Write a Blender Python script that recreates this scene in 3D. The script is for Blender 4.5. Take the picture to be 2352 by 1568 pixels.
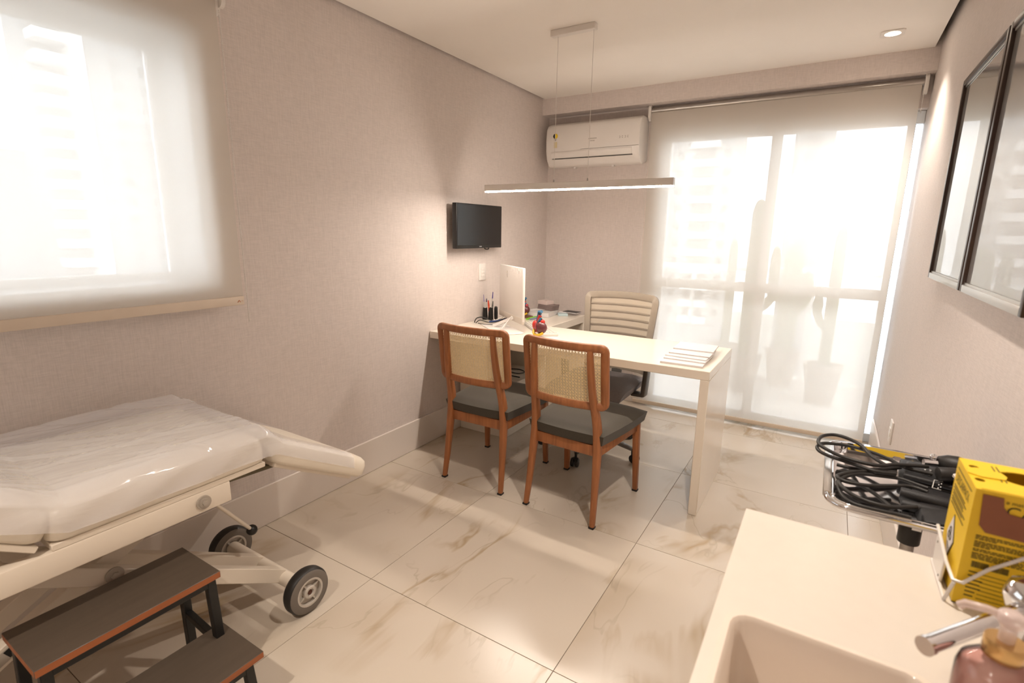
import bpy, bmesh, math, random
from mathutils import Vector, Matrix
random.seed(7)
for o in list(bpy.data.objects): bpy.data.objects.remove(o, do_unlink=True)
S = bpy.context.scene
C = S.collection
PI = math.pi

# ------------------------------------------------------------------ camera
cd = bpy.data.cameras.new('camera'); cam = bpy.data.objects.new('camera', cd); C.objects.link(cam)
cd.sensor_fit = 'HORIZONTAL'; cd.sensor_width = 36.0; cd.lens = 18.006
cd.clip_start = 0.02; cd.clip_end = 500
Rr = Vector((0.8505519, 0.52567207, 0.015177)); Ru = Vector((-0.12303068, 0.17084252, 0.97758697)); Rf = Vector((-0.51129729, 0.83335569, -0.20998422))
M = Matrix((Rr, Ru, -Rf)).transposed().to_4x4(); M.translation = Vector((2.15103, -4.05188, 1.38669))
cam.matrix_world = M
cd.dof.use_dof = True; cd.dof.focus_distance = 2.9; cd.dof.aperture_fstop = 4.5
S.camera = cam

# ------------------------------------------------------------------ world and exposure
S.view_settings.view_transform = 'Standard'; S.view_settings.look = 'None'
S.view_settings.gamma = 1.0; S.view_settings.use_curve_mapping = False
S.view_settings.exposure = 0.40
wd = bpy.data.worlds.new('sky'); S.world = wd; wd.use_nodes = True
wn = wd.node_tree.nodes; wl = wd.node_tree.links
bgn = wn['Background']; bgn.inputs['Color'].default_value = (0.86, 0.935, 1.0, 1); bgn.inputs['Strength'].default_value = 7.0
WARM = (1.0, 0.885, 0.77)

# recessed ceiling spotlights out of view: their warm glints show on the faucet, basin rim and couch film
for nm_, loc_, pw_ in (('ceiling_spotlight_counter_offscreen', (2.0, -2.7, 2.418), 74), ('ceiling_spotlight_rear_offscreen', (1.4, -4.6, 2.418), 100)):
    ld = bpy.data.lights.new(nm_, 'SPOT'); ld.energy = pw_; ld.color = WARM; ld.spot_size = math.radians(105); ld.spot_blend = .8; ld.shadow_soft_size = .03
    lo = bpy.data.objects.new(nm_, ld); C.objects.link(lo); lo.location = loc_

# ------------------------------------------------------------------ materials
def lin(c):
    return tuple(((v/255.0)/12.92 if v/255.0 <= 0.04045 else ((v/255.0+0.055)/1.055)**2.4) for v in c)
MATS = {}
def mat(name, rgb, rough=0.5, metal=0.0, spec=0.5, var=0.0, scale=30, bump=0.0, bscale=80, coat=0.0, trans=0.0, emit=0.0, sheen=0.0):
    if name in MATS: return MATS[name]
    m = bpy.data.materials.new(name); m.use_nodes = True; MATS[name] = m
    n = m.node_tree.nodes; l = m.node_tree.links; b = n['Principled BSDF']
    c = lin(rgb)
    b.inputs['Base Color'].default_value = (*c, 1); b.inputs['Roughness'].default_value = rough
    b.inputs['Metallic'].default_value = metal; b.inputs['Specular IOR Level'].default_value = spec
    b.inputs['Coat Weight'].default_value = coat; b.inputs['Transmission Weight'].default_value = trans
    b.inputs['Sheen Weight'].default_value = sheen
    if emit:
        b.inputs['Emission Color'].default_value = (*c, 1); b.inputs['Emission Strength'].default_value = emit
    tc = n.new('ShaderNodeTexCoord')
    if var > 0:
        t = n.new('ShaderNodeTexNoise'); t.inputs['Scale'].default_value = scale; t.inputs['Detail'].default_value = 4
        l.new(tc.outputs['Object'], t.inputs['Vector'])
        r = n.new('ShaderNodeValToRGB'); r.color_ramp.elements[0].position = .3; r.color_ramp.elements[1].position = .7
        r.color_ramp.elements[0].color = (*[v*(1-var) for v in c], 1); r.color_ramp.elements[1].color = (*[min(1, v*(1+var)) for v in c], 1)
        l.new(t.outputs['Fac'], r.inputs['Fac']); l.new(r.outputs['Color'], b.inputs['Base Color'])
    if bump > 0:
        t2 = n.new('ShaderNodeTexNoise'); t2.inputs['Scale'].default_value = bscale; t2.inputs['Detail'].default_value = 3
        l.new(tc.outputs['Object'], t2.inputs['Vector'])
        bp = n.new('ShaderNodeBump'); bp.inputs['Strength'].default_value = bump; bp.inputs['Distance'].default_value = 0.002
        l.new(t2.outputs['Fac'], bp.inputs['Height']); l.new(bp.outputs['Normal'], b.inputs['Normal'])
    return m

def wallpaper(name, rgb, axis):
    """woven linen wallpaper: fine threads both ways; axis = horizontal axis lying in the wall"""
    m = bpy.data.materials.new(name); m.use_nodes = True
    n = m.node_tree.nodes; l = m.node_tree.links; b = n['Principled BSDF']
    tc = n.new('ShaderNodeTexCoord'); c = lin(rgb)
    outs = []
    for k, (h, v) in enumerate(((400, 20), (26, 380))):
        mp = n.new('ShaderNodeMapping'); l.new(tc.outputs['Object'], mp.inputs['Vector'])
        sc = [1, 1, v]; sc[axis] = h; sc[1-axis] = 3
        mp.inputs['Scale'].default_value = sc
        t = n.new('ShaderNodeTexNoise'); t.inputs['Scale'].default_value = 1.0; t.inputs['Detail'].default_value = 3; t.inputs['Roughness'].default_value = .6
        l.new(mp.outputs['Vector'], t.inputs['Vector']); outs.append(t.outputs['Fac'])
    big = n.new('ShaderNodeTexNoise'); big.inputs['Scale'].default_value = 2.2; l.new(tc.outputs['Object'], big.inputs['Vector'])
    ad = n.new('ShaderNodeMath'); ad.operation = 'ADD'; l.new(outs[0], ad.inputs[0]); l.new(outs[1], ad.inputs[1])
    ad2 = n.new('ShaderNodeMath'); ad2.operation = 'MULTIPLY_ADD'; ad2.inputs[1].default_value = .25; l.new(big.outputs['Fac'], ad2.inputs[0]); l.new(ad.outputs[0], ad2.inputs[2])
    r = n.new('ShaderNodeValToRGB'); e = r.color_ramp.elements
    e[0].position = .78; e[1].position = 1.5/1.0 if False else 1.0
    mr = n.new('ShaderNodeMapRange'); mr.inputs['From Min'].default_value = .75; mr.inputs['From Max'].default_value = 1.5
    l.new(ad2.outputs[0], mr.inputs['Value'])
    e[0].position = 0; e[0].color = (*[v*.87 for v in c], 1); e[1].color = (*[min(1, v*1.11) for v in c], 1)
    l.new(mr.outputs['Result'], r.inputs['Fac']); l.new(r.outputs['Color'], b.inputs['Base Color'])
    b.inputs['Roughness'].default_value = .62; b.inputs['Specular IOR Level'].default_value = .35
    bp = n.new('ShaderNodeBump'); bp.inputs['Strength'].default_value = .25; bp.inputs['Distance'].default_value = .001
    l.new(ad.outputs[0], bp.inputs['Height']); l.new(bp.outputs['Normal'], b.inputs['Normal'])
    return m

def marble(name):
    m = bpy.data.materials.new(name); m.use_nodes = True
    n = m.node_tree.nodes; l = m.node_tree.links; b = n['Principled BSDF']
    tc = n.new('ShaderNodeTexCoord'); oi = n.new('ShaderNodeObjectInfo')
    rv = n.new('ShaderNodeVectorMath'); rv.operation = 'SCALE'; rv.inputs[0].default_value = (37, 61, 23); l.new(oi.outputs['Random'], rv.inputs['Scale'])
    av = n.new('ShaderNodeVectorMath'); av.operation = 'ADD'; l.new(tc.outputs['Object'], av.inputs[0]); l.new(rv.outputs[0], av.inputs[1])
    mp = n.new('ShaderNodeMapping'); mp.inputs['Rotation'].default_value = (0, 0, .55); mp.inputs['Scale'].default_value = (1.0, .42, 1); l.new(av.outputs[0], mp.inputs['Vector'])
    def vein(scale, dist, width, detail):
        t = n.new('ShaderNodeTexNoise'); t.inputs['Scale'].default_value = scale; t.inputs['Detail'].default_value = detail
        t.inputs['Roughness'].default_value = .55; t.inputs['Distortion'].default_value = dist; l.new(mp.outputs['Vector'], t.inputs['Vector'])
        s = n.new('ShaderNodeMath'); s.operation = 'SUBTRACT'; s.inputs[1].default_value = .5; l.new(t.outputs['Fac'], s.inputs[0])
        a = n.new('ShaderNodeMath'); a.operation = 'ABSOLUTE'; l.new(s.outputs[0], a.inputs[0])
        mr = n.new('ShaderNodeMapRange'); mr.inputs['From Min'].default_value = 0; mr.inputs['From Max'].default_value = width
        mr.inputs['To Min'].default_value = 1; mr.inputs['To Max'].default_value = 0; l.new(a.outputs[0], mr.inputs['Value'])
        return mr.outputs['Result']
    v1 = vein(1.3, .9, .022, 5); v2 = vein(2.6, .7, .010, 4); v3 = vein(1.0, .5, .12, 2)
    mask = n.new('ShaderNodeTexNoise'); mask.inputs['Scale'].default_value = 2.3; l.new(av.outputs[0], mask.inputs['Vector'])
    mk = n.new('ShaderNodeMapRange'); mk.inputs['From Min'].default_value = .44; mk.inputs['From Max'].default_value = .64; l.new(mask.outputs['Fac'], mk.inputs['Value'])
    def mul(a, bb, k=None):
        x = n.new('ShaderNodeMath'); x.operation = 'MULTIPLY'; l.new(a, x.inputs[0])
        if k is None: l.new(bb, x.inputs[1])
        else: x.inputs[1].default_value = k
        return x.outputs[0]
    base = lin((203, 191, 176)); vc = lin((164, 140, 106)); vg = lin((172, 158, 138)); vs = lin((190, 175, 156))
    def mix(fac, a, bcol):
        x = n.new('ShaderNodeMix'); x.data_type = 'RGBA'; l.new(fac, x.inputs['Factor'])
        if isinstance(a, tuple): x.inputs['A'].default_value = (*a, 1)
        else: l.new(a, x.inputs['A'])
        x.inputs['B'].default_value = (*bcol, 1); return x.outputs['Result']
    c = mix(mul(v3, mk.outputs['Result']), base, vs)
    c = mix(mul(mul(v1, mk.outputs['Result']), None, .75), c, vc)
    c = mix(mul(mul(v2, mk.outputs['Result']), None, .6), c, vg)
    l.new(c, b.inputs['Base Color']); b.inputs['Roughness'].default_value = .25; b.inputs['Specular IOR Level'].default_value = .5
    return m

def wood(name, rgb, rough=.35, axis=2, k=.16):
    m = bpy.data.materials.new(name); m.use_nodes = True
    n = m.node_tree.nodes; l = m.node_tree.links; b = n['Principled BSDF']; c = lin(rgb)
    tc = n.new('ShaderNodeTexCoord'); mp = n.new('ShaderNodeMapping'); l.new(tc.outputs['Object'], mp.inputs['Vector'])
    sc = [60, 60, 60]; sc[axis] = 4; mp.inputs['Scale'].default_value = sc
    t = n.new('ShaderNodeTexNoise'); t.inputs['Scale'].default_value = 1; t.inputs['Detail'].default_value = 4; t.inputs['Distortion'].default_value = .4
    l.new(mp.outputs['Vector'], t.inputs['Vector'])
    r = n.new('ShaderNodeValToRGB'); r.color_ramp.elements[0].position = .3; r.color_ramp.elements[1].position = .72
    r.color_ramp.elements[0].color = (*[v*(1-k) for v in c], 1); r.color_ramp.elements[1].color = (*[min(1, v*(1+k)) for v in c], 1)
    l.new(t.outputs['Fac'], r.inputs['Fac']); l.new(r.outputs['Color'], b.inputs['Base Color']); b.inputs['Roughness'].default_value = rough
    return m

def glass(name, tint=(1, 1, 1), rough=0.0, ior=1.5):
    m = bpy.data.materials.new(name); m.use_nodes = True
    n = m.node_tree.nodes; l = m.node_tree.links; n.remove(n['Principled BSDF'])
    t = n.new('ShaderNodeBsdfTransparent'); t.inputs['Color'].default_value = (*tint, 1)
    g = n.new('ShaderNodeBsdfGlossy'); g.inputs['Roughness'].default_value = rough
    f = n.new('ShaderNodeFresnel'); f.inputs['IOR'].default_value = ior
    x = n.new('ShaderNodeMixShader'); l.new(f.outputs[0], x.inputs[0]); l.new(t.outputs[0], x.inputs[1]); l.new(g.outputs[0], x.inputs[2])
    l.new(x.outputs[0], n['Material Output'].inputs['Surface'])
    return m

def film(name, tint, clear, rough=.12, wr=0.0):
    """clear plastic / woven screen: part see-through, part diffuse"""
    m = bpy.data.materials.new(name); m.use_nodes = True
    n = m.node_tree.nodes; l = m.node_tree.links; b = n['Principled BSDF']
    b.inputs['Base Color'].default_value = (*lin(tint), 1); b.inputs['Roughness'].default_value = rough
    t = n.new('ShaderNodeBsdfTransparent'); x = n.new('ShaderNodeMixShader'); x.inputs[0].default_value = clear
    l.new(b.outputs[0], x.inputs[1]); l.new(t.outputs[0], x.inputs[2]); l.new(x.outputs[0], n['Material Output'].inputs['Surface'])
    if wr:
        tc = n.new('ShaderNodeTexCoord'); mp = n.new('ShaderNodeMapping'); mp.inputs['Scale'].default_value = (20, 5, 20); l.new(tc.outputs['Object'], mp.inputs['Vector'])
        ns = n.new('ShaderNodeTexNoise'); ns.inputs['Scale'].default_value = 1; ns.inputs['Detail'].default_value = 3; ns.inputs['Distortion'].default_value = 1.2; l.new(mp.outputs['Vector'], ns.inputs['Vector'])
        bp = n.new('ShaderNodeBump'); bp.inputs['Strength'].default_value = wr; bp.inputs['Distance'].default_value = .01
        l.new(ns.outputs['Fac'], bp.inputs['Height']); l.new(bp.outputs['Normal'], b.inputs['Normal'])
    return m

def screen_cloth(name):
    m = bpy.data.materials.new(name); m.use_nodes = True
    n = m.node_tree.nodes; l = m.node_tree.links; n.remove(n['Principled BSDF'])
    tr = n.new('ShaderNodeBsdfTransparent'); tr.inputs['Color'].default_value = (1, 1, 1, 1)
    tl = n.new('ShaderNodeBsdfTranslucent'); tl.inputs['Color'].default_value = (*lin((240, 236, 230)), 1)
    df = n.new('ShaderNodeBsdfDiffuse'); df.inputs['Color'].default_value = (*lin((238, 230, 220)), 1)
    a = n.new('ShaderNodeMixShader'); a.inputs[0].default_value = .5; l.new(tl.outputs[0], a.inputs[1]); l.new(df.outputs[0], a.inputs[2])
    x = n.new('ShaderNodeMixShader'); x.inputs[0].default_value = .30; l.new(a.outputs[0], x.inputs[1]); l.new(tr.outputs[0], x.inputs[2])
    l.new(x.outputs[0], n['Material Output'].inputs['Surface'])
    return m

def emitter(name, rgb, strength):
    m = bpy.data.materials.new(name); m.use_nodes = True
    n = m.node_tree.nodes; l = m.node_tree.links; n.remove(n['Principled BSDF'])
    e = n.new('ShaderNodeEmission'); e.inputs['Color'].default_value = (*rgb, 1); e.inputs['Strength'].default_value = strength
    l.new(e.outputs[0], n['Material Output'].inputs['Surface']); return m

WALL = (214, 203, 197)
m_wall_x = wallpaper('linen_wallpaper_side', WALL, 1)
m_wall_y = wallpaper('linen_wallpaper_end', WALL, 0)
m_ceil = mat('ceiling_paint', (240, 234, 227), .9, spec=.2, var=.01, scale=3)
m_plenum = mat('raw_slab', (150, 140, 132), .9)
m_tile = marble('marble_tile')
m_grout = mat('grout', (120, 106, 92), .9, var=.1)
m_base = mat('white_baseboard', (222, 212, 203), .35, var=.015, scale=4)
m_white = mat('white_lacquer', (232, 222, 208), .16, var=.01, scale=6)
m_plastic = mat('white_plastic', (226, 220, 214), .3, var=.01, scale=8)
m_alu = mat('white_aluminium', (232, 235, 238), .4, var=.01, scale=8)
m_chrome = mat('chrome', (225, 225, 228), .06, metal=1)
m_steel = mat('brushed_steel', (170, 165, 160), .3, metal=1)
m_black = mat('black_plastic', (22, 21, 21), .4, var=.15, scale=20)
m_rubber = mat('black_rubber', (34, 31, 29), .5, var=.15, scale=40)
m_cwood = wood('orange_brown_wood', (158, 99, 59), .38, 2, .2)
m_cane = mat('cane_strand', (234, 212, 168), .5, var=.12, scale=120)
m_seat = mat('dark_olive_upholstery', (56, 49, 36), .75, var=.08, scale=90, bump=.3, bscale=500, sheen=.2)
m_cloth = screen_cloth('roller_blind_screen')
m_bar = mat('cream_bar', (216, 200, 182), .6, var=.02, scale=12)
m_pane = glass('window_glass')

# ------------------------------------------------------------------ mesh builder
OFF = {}
class MB:
    def __init__(s): s.v = []; s.f = []; s.mi = []
    def add(s, vs, fs, k=0):
        o = len(s.v); s.v += [tuple(v) for v in vs]; s.f += [tuple(i+o for i in f) for f in fs]; s.mi += [k]*len(fs); return s
    def box(s, x0, x1, y0, y1, z0, z1, k=0):
        return s.add([(x0,y0,z0),(x1,y0,z0),(x1,y1,z0),(x0,y1,z0),(x0,y0,z1),(x1,y0,z1),(x1,y1,z1),(x0,y1,z1)],
                     [(0,3,2,1),(4,5,6,7),(0,1,5,4),(1,2,6,5),(2,3,7,6),(3,0,4,7)], k)
    def obox(s, c, size, rot=None, k=0):
        a, b, d = [v/2 for v in size]; R = rot or Matrix.Identity(3); c = Vector(c)
        vs = [c + R @ Vector(p) for p in [(-a,-b,-d),(a,-b,-d),(a,b,-d),(-a,b,-d),(-a,-b,d),(a,-b,d),(a,b,d),(-a,b,d)]]
        return s.add(vs, [(0,3,2,1),(4,5,6,7),(0,1,5,4),(1,2,6,5),(2,3,7,6),(3,0,4,7)], k)
    def beam(s, p0, p1, w, h, up=(0,0,1), w1=None, h1=None, k=0):
        """square bar from p0 to p1, w across, h along up"""
        p0, p1 = Vector(p0), Vector(p1); t = (p1-p0).normalized(); x = t.cross(Vector(up))
        if x.length < 1e-6: x = Vector((1,0,0))
        x.normalize(); u = x.cross(t).normalized(); w1 = w if w1 is None else w1; h1 = h if h1 is None else h1
        vs = []
        for p, a, b in ((p0, w, h), (p1, w1, h1)):
            vs += [p - x*a/2 - u*b/2, p + x*a/2 - u*b/2, p + x*a/2 + u*b/2, p - x*a/2 + u*b/2]
        return s.add(vs, [(3,2,1,0),(4,5,6,7),(0,1,5,4),(1,2,6,5),(2,3,7,6),(3,0,4,7)], k)
    def cyl(s, p0, p1, r0, r1=None, n=16, k=0, caps=True):
        p0, p1 = Vector(p0), Vector(p1); r1 = r0 if r1 is None else r1
        t = (p1-p0).normalized(); a = t.orthogonal().normalized(); b = t.cross(a)
        vs = []
        for p, r in ((p0, r0), (p1, r1)):
            vs += [p + (a*math.cos(2*PI*i/n) + b*math.sin(2*PI*i/n))*r for i in range(n)]
        fs = [(i, (i+1) % n, n+(i+1) % n, n+i) for i in range(n)]
        if caps: fs += [tuple(range(n-1, -1, -1)), tuple(range(n, 2*n))]
        return s.add(vs, fs, k)
    def tube(s, pts, r, n=8, closed=False, k=0):
        P = [Vector(p) for p in pts]; m = len(P); vs = []
        a = None
        for i in range(m):
            if closed: t = P[(i+1) % m] - P[i-1]
            else: t = P[min(i+1, m-1)] - P[max(i-1, 0)]
            t.normalize()
            if a is None: a = t.orthogonal().normalized()
            else:
                a = a - t*a.dot(t)
                a = a.normalized() if a.length > 1e-6 else t.orthogonal().normalized()
            b = t.cross(a); rr = r[i] if isinstance(r, (list, tuple)) else r
            vs += [P[i] + (a*math.cos(2*PI*j/n) + b*math.sin(2*PI*j/n))*rr for j in range(n)]
        fs = []
        for i in range(m if closed else m-1):
            i2 = (i+1) % m
            for j in range(n): fs.append((i*n+j, i*n+(j+1) % n, i2*n+(j+1) % n, i2*n+j))
        if not closed: fs += [tuple(range(n-1, -1, -1)), tuple(range((m-1)*n, m*n))]
        return s.add(vs, fs, k)
    def sweep(s, pts, prof, nrm, closed=False, k=0):
        """sweep 2-D profile (a along nrm, b along t x nrm)"""
        P = [Vector(p) for p in pts]; m = len(P); vs = []
        for i in range(m):
            t = (P[(i+1) % m] - P[i-1]) if closed else (P[min(i+1, m-1)] - P[max(i-1, 0)])
            t.normalize(); nn = Vector(nrm(i) if callable(nrm) else nrm); nn = (nn - t*nn.dot(t)).normalized(); b = t.cross(nn)
            pr = prof(i) if callable(prof) else prof
            vs += [P[i] + nn*x + b*y for x, y in pr]
        q = len(vs)//m; fs = []
        for i in range(m if closed else m-1):
            i2 = (i+1) % m
            for j in range(q): fs.append((i*q+j, i*q+(j+1) % q, i2*q+(j+1) % q, i2*q+j))
        if not closed: fs += [tuple(range(q-1, -1, -1)), tuple(range((m-1)*q, m*q))]
        return s.add(vs, fs, k)
    def lathe(s, prof, c=(0,0,0), n=24, R=None, k=0, caps=True):
        R = R or Matrix.Identity(3); c = Vector(c); vs = []
        for r, z in prof: vs += [c + R @ Vector((r*math.cos(2*PI*i/n), r*math.sin(2*PI*i/n), z)) for i in range(n)]
        fs = []
        for j in range(len(prof)-1):
            for i in range(n): fs.append((j*n+i, j*n+(i+1) % n, (j+1)*n+(i+1) % n, (j+1)*n+i))
        if caps and prof[0][0] > 1e-6: fs.append(tuple(range(n-1, -1, -1)))
        if caps and prof[-1][0] > 1e-6: fs.append(tuple(range((len(prof)-1)*n, len(prof)*n)))
        return s.add(vs, fs, k)
    def ball(s, c, r, n=16, m=10, R=None, k=0, wob=0, seed=0):
        r = (r, r, r) if not isinstance(r, (tuple, list)) else r; R = R or Matrix.Identity(3); c = Vector(c); vs = []; rnd = random.Random(seed)
        for j in range(m+1):
            th = PI*j/m
            for i in range(n):
                ph = 2*PI*i/n; w = 1 + wob*math.sin(3*ph+seed)*math.sin(2*th+seed*.7)
                vs.append(c + R @ Vector((r[0]*w*math.sin(th)*math.cos(ph), r[1]*w*math.sin(th)*math.sin(ph), r[2]*math.cos(th)*w)))
        fs = [(j*n+i, (j+1)*n+i, (j+1)*n+(i+1) % n, j*n+(i+1) % n) for j in range(m) for i in range(n)]
        return s.add(vs, fs, k)
    def prism(s, poly, o, ux, uy, h, k=0):
        """poly in 2-D at o + ux*a + uy*b, thickness h along ux x uy"""
        o, ux, uy = Vector(o), Vector(ux), Vector(uy); nz = ux.cross(uy).normalized(); q = len(poly)
        vs = [o + ux*a + uy*b for a, b in poly] + [o + ux*a + uy*b + nz*h for a, b in poly]
        fs = [tuple(range(q-1, -1, -1)), tuple(range(q, 2*q))] + [(i, (i+1) % q, q+(i+1) % q, q+i) for i in range(q)]
        return s.add(vs, fs, k)
    def grid(s, fn, nu, nv, k=0, thick=None):
        vs = [fn(i/nu, j/nv) for j in range(nv+1) for i in range(nu+1)]
        fs = [(j*(nu+1)+i, j*(nu+1)+i+1, (j+1)*(nu+1)+i+1, (j+1)*(nu+1)+i) for j in range(nv) for i in range(nu)]
        return s.add(vs, fs, k)

def finish(me, bevel=0, seg=2, smooth=40, weld=True):
    if bevel or weld:
        bm = bmesh.new(); bm.from_mesh(me)
        if weld: bmesh.ops.remove_doubles(bm, verts=bm.verts, dist=1e-5)
        bmesh.ops.recalc_face_normals(bm, faces=bm.faces)
        if bevel:
            es = [e for e in bm.edges if len(e.link_faces) == 2 and e.calc_face_angle(0) > math.radians(35)]
            bmesh.ops.bevel(bm, geom=es, offset=bevel, segments=seg, profile=.5, affect='EDGES', clamp_overlap=True)
        bm.to_mesh(me); bm.free()
    if smooth:
        for p in me.polygons: p.use_smooth = True
        me.set_sharp_from_angle(angle=math.radians(smooth))

def obj(name, mb, mats, parent=None, bevel=0, seg=2, smooth=40, sub=0, weld=True, label=None, kind=None, solid=0):
    if not isinstance(mats, (list, tuple)): mats = [mats]
    off = Vector(OFF[parent.name]) if parent else None
    if parent is None:
        xs = [v[0] for v in mb.v]; ys = [v[1] for v in mb.v]; zs = [v[2] for v in mb.v]
        off = Vector(((min(xs)+max(xs))/2, (min(ys)+max(ys))/2, min(zs)))
    me = bpy.data.meshes.new(name); me.from_pydata([tuple(Vector(v)-off) for v in mb.v], [], mb.f); 
    for m in mats: me.materials.append(m)
    for p, k in zip(me.polygons, mb.mi): p.material_index = k
    finish(me, bevel, seg, smooth, weld)
    o = bpy.data.objects.new(name, me); C.objects.link(o)
    if parent: o.parent = parent
    else: o.location = off
    OFF[o.name] = tuple(off)
    if sub:
        md = o.modifiers.new('sub', 'SUBSURF'); md.levels = sub; md.render_levels = sub
    if solid:
        md = o.modifiers.new('solid', 'SOLIDIFY'); md.thickness = solid; md.offset = 0
    if label: o['label'] = label
    if kind: o['kind'] = kind
    return o
def tag(o, label, cat, group=None):
    o['label'] = label; o['category'] = cat
    if group: o['group'] = group
    return o
def thing(name, label, cat, loc=(0,0,0), rotz=0, group=None, local=False):
    o = bpy.data.objects.new(name, None); C.objects.link(o); o.empty_display_size = .1
    o.location = loc; o.rotation_euler = (0, 0, rotz); OFF[o.name] = (0,0,0) if local else tuple(loc)
    return tag(o, label, cat, group) if cat else o
def struct(name, mb, m, **kw):
    return obj(name, mb, m, kind='structure', **kw)
def dup(root, loc, rotz=0, label=None, group=None):
    r = root.copy(); C.objects.link(r); r.location = loc; r.rotation_euler = (0, 0, rotz)
    if label: r['label'] = label
    if group: r['group'] = group
    for ch in root.children:
        c = ch.copy(); C.objects.link(c); c.parent = r
        for g in ch.children:
            d = g.copy(); C.objects.link(d); d.parent = c
    return r
def cut(o, mb):
    me = bpy.data.meshes.new('cutter'); off = Vector(OFF[o.name]); me.from_pydata([tuple(Vector(v)-off) for v in mb.v], [], mb.f); finish(me, 0, 0, 0)
    c = bpy.data.objects.new('cutter', me); C.objects.link(c); c.parent = o.parent
    if o.parent is None: c.location = o.location
    md = o.modifiers.new('cut', 'BOOLEAN'); md.operation = 'DIFFERENCE'; md.solver = 'EXACT'; md.object = c
    dg = bpy.context.evaluated_depsgraph_get(); nm = bpy.data.meshes.new_from_object(o.evaluated_get(dg)); o.modifiers.clear()
    o.data = nm; bpy.data.objects.remove(c); bpy.data.meshes.remove(me)
    nm.set_sharp_from_angle(angle=math.radians(40))
def textmesh(s, size):
    cu = bpy.data.curves.new('txt', 'FONT'); cu.body = s; cu.size = size; cu.align_x = 'LEFT'; cu.resolution_u = 3
    o = bpy.data.objects.new('txt', cu); C.objects.link(o)
    dg = bpy.context.evaluated_depsgraph_get(); me = bpy.data.meshes.new_from_object(o.evaluated_get(dg))
    vs = [tuple(v.co) for v in me.vertices]; fs = [tuple(p.vertices) for p in me.polygons]
    bpy.data.objects.remove(o); bpy.data.curves.remove(cu); bpy.data.meshes.remove(me)
    return vs, fs
def put_text(mb, s, size, o, ux, uy, k=0, fit=None):
    vs, fs = textmesh(s, size); o, ux, uy = Vector(o), Vector(ux), Vector(uy)
    if fit:
        w = max(v[0] for v in vs); 
        if w > 0: ux = ux*(fit/w)
    mb.add([o + ux*v[0] + uy*v[1] for v in vs], fs, k)
def rrect(w, h, r, n=5):
    out = []
    for cx, cy, a in ((w/2-r, h/2-r, 0), (-w/2+r, h/2-r, PI/2), (-w/2+r, -h/2+r, PI), (w/2-r, -h/2+r, 1.5*PI)):
        for i in range(n+1): out.append((cx + r*math.cos(a + PI/2*i/n), cy + r*math.sin(a + PI/2*i/n)))
    return out
def spline(pts, n=8, closed=False):
    P = [Vector(p) for p in pts]; out = []; m = len(P)
    for i in range(m if closed else m-1):
        g = (lambda j: P[j % m]) if closed else (lambda j: P[max(0, min(m-1, j))])
        p0, p1, p2, p3 = g(i-1), g(i), g(i+1), g(i+2)
        for k in range(n):
            t = k/n
            out.append(.5*((2*p1) + (p2-p0)*t + (2*p0-5*p1+4*p2-p3)*t*t + (3*p1-p0-3*p2+p3)*t**3))
    if not closed: out.append(P[-1])
    return out

# ================================================================== ROOM SHELL
W = 2.528; YF = -5.2; H = 2.435; YB = -0.127; ZB = 2.312; TOP = 2.62; T = .16
# left wall with window opening
wy0, wy1, wz0, wz1 = -4.35, -2.915, 1.165, 2.09; TL = .26
mb = MB()
mb.box(-TL, 0, YF-T, wy0, 0, TOP); mb.box(-TL, 0, wy1, T, 0, TOP); mb.box(-TL, 0, wy0, wy1, 0, wz0); mb.box(-TL, 0, wy0, wy1, wz1, TOP)
struct('wall_left', mb, m_wall_x, smooth=0, weld=False)
mb = MB().box(W, W+T, YF-T, T, 0, TOP); struct('wall_right', mb, m_wall_x, smooth=0)
bx0, bz1 = .95, 2.14
mb = MB(); mb.box(0, bx0, 0, T, 0, TOP); mb.box(bx0, W, 0, T, bz1, TOP)
struct('wall_back', mb, m_wall_y, smooth=0, weld=False)
mb = MB().box(0, W, YF-T, YF, 0, TOP); struct('wall_front', mb, m_wall_y, smooth=0)
mb = MB().box(0, W, YB, 0, ZB, TOP); struct('trim_1', mb, m_wall_y, smooth=0)          # dropped beam above the balcony door
mb = MB().box(.02, W-.03, YF, YB, H, H+.025); struct('ceiling', mb, m_ceil, smooth=0)
mb = MB().box(-T, W+T, YF-T, T, TOP, TOP+.1); struct('ceiling_slab', mb, m_plenum, smooth=0)

# floor: grout bed with separate marble tiles
mb = MB().box(0, W, YF, T, -.05, -.0022)
floor = struct('floor', mb, m_grout, smooth=0)
sx = sy = .829; tx, ty = .7196, -2.784; g = .0011
shared = {}
nx0, ny0 = -1, -3
for i in range(-1, 3):
    for j in range(-3, 4):
        x0, x1 = max(0, tx+i*sx)+g, min(W, tx+(i+1)*sx)-g; y0, y1 = max(YF, ty+j*sy)+g, min(0.16, ty+(j+1)*sy)-g
        if x1-x0 < .01 or y1-y0 < .01: continue
        key = (round(x1-x0, 4), round(y1-y0, 4)); cx, cy = (x0+x1)/2, (y0+y1)/2
        if key not in shared:
            t = MB().box(-key[0]/2, key[0]/2, -key[1]/2, key[1]/2, -.010, 0)
            me = bpy.data.meshes.new('tile'); me.from_pydata(t.v, [], t.f); me.materials.append(m_tile); finish(me, .0006, 1, 0); shared[key] = me
        o = bpy.data.objects.new('tile', shared[key]); C.objects.link(o); o.parent = floor
        o.location = Vector((cx, cy, 0)) - floor.location
# baseboards
BH = .195
mb = MB().box(0, .013, YF, 0, 0, BH); struct('baseboard_left', mb, m_base, bevel=.003, seg=1)
mb = MB().box(W-.013, W, YF, -.0, 0, BH); struct('baseboard_right', mb, m_base, bevel=.003, seg=1)
mb = MB().box(.013, bx0, -.013, 0, 0, BH); struct('baseboard_back', mb, m_base, bevel=.003, seg=1)

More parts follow.
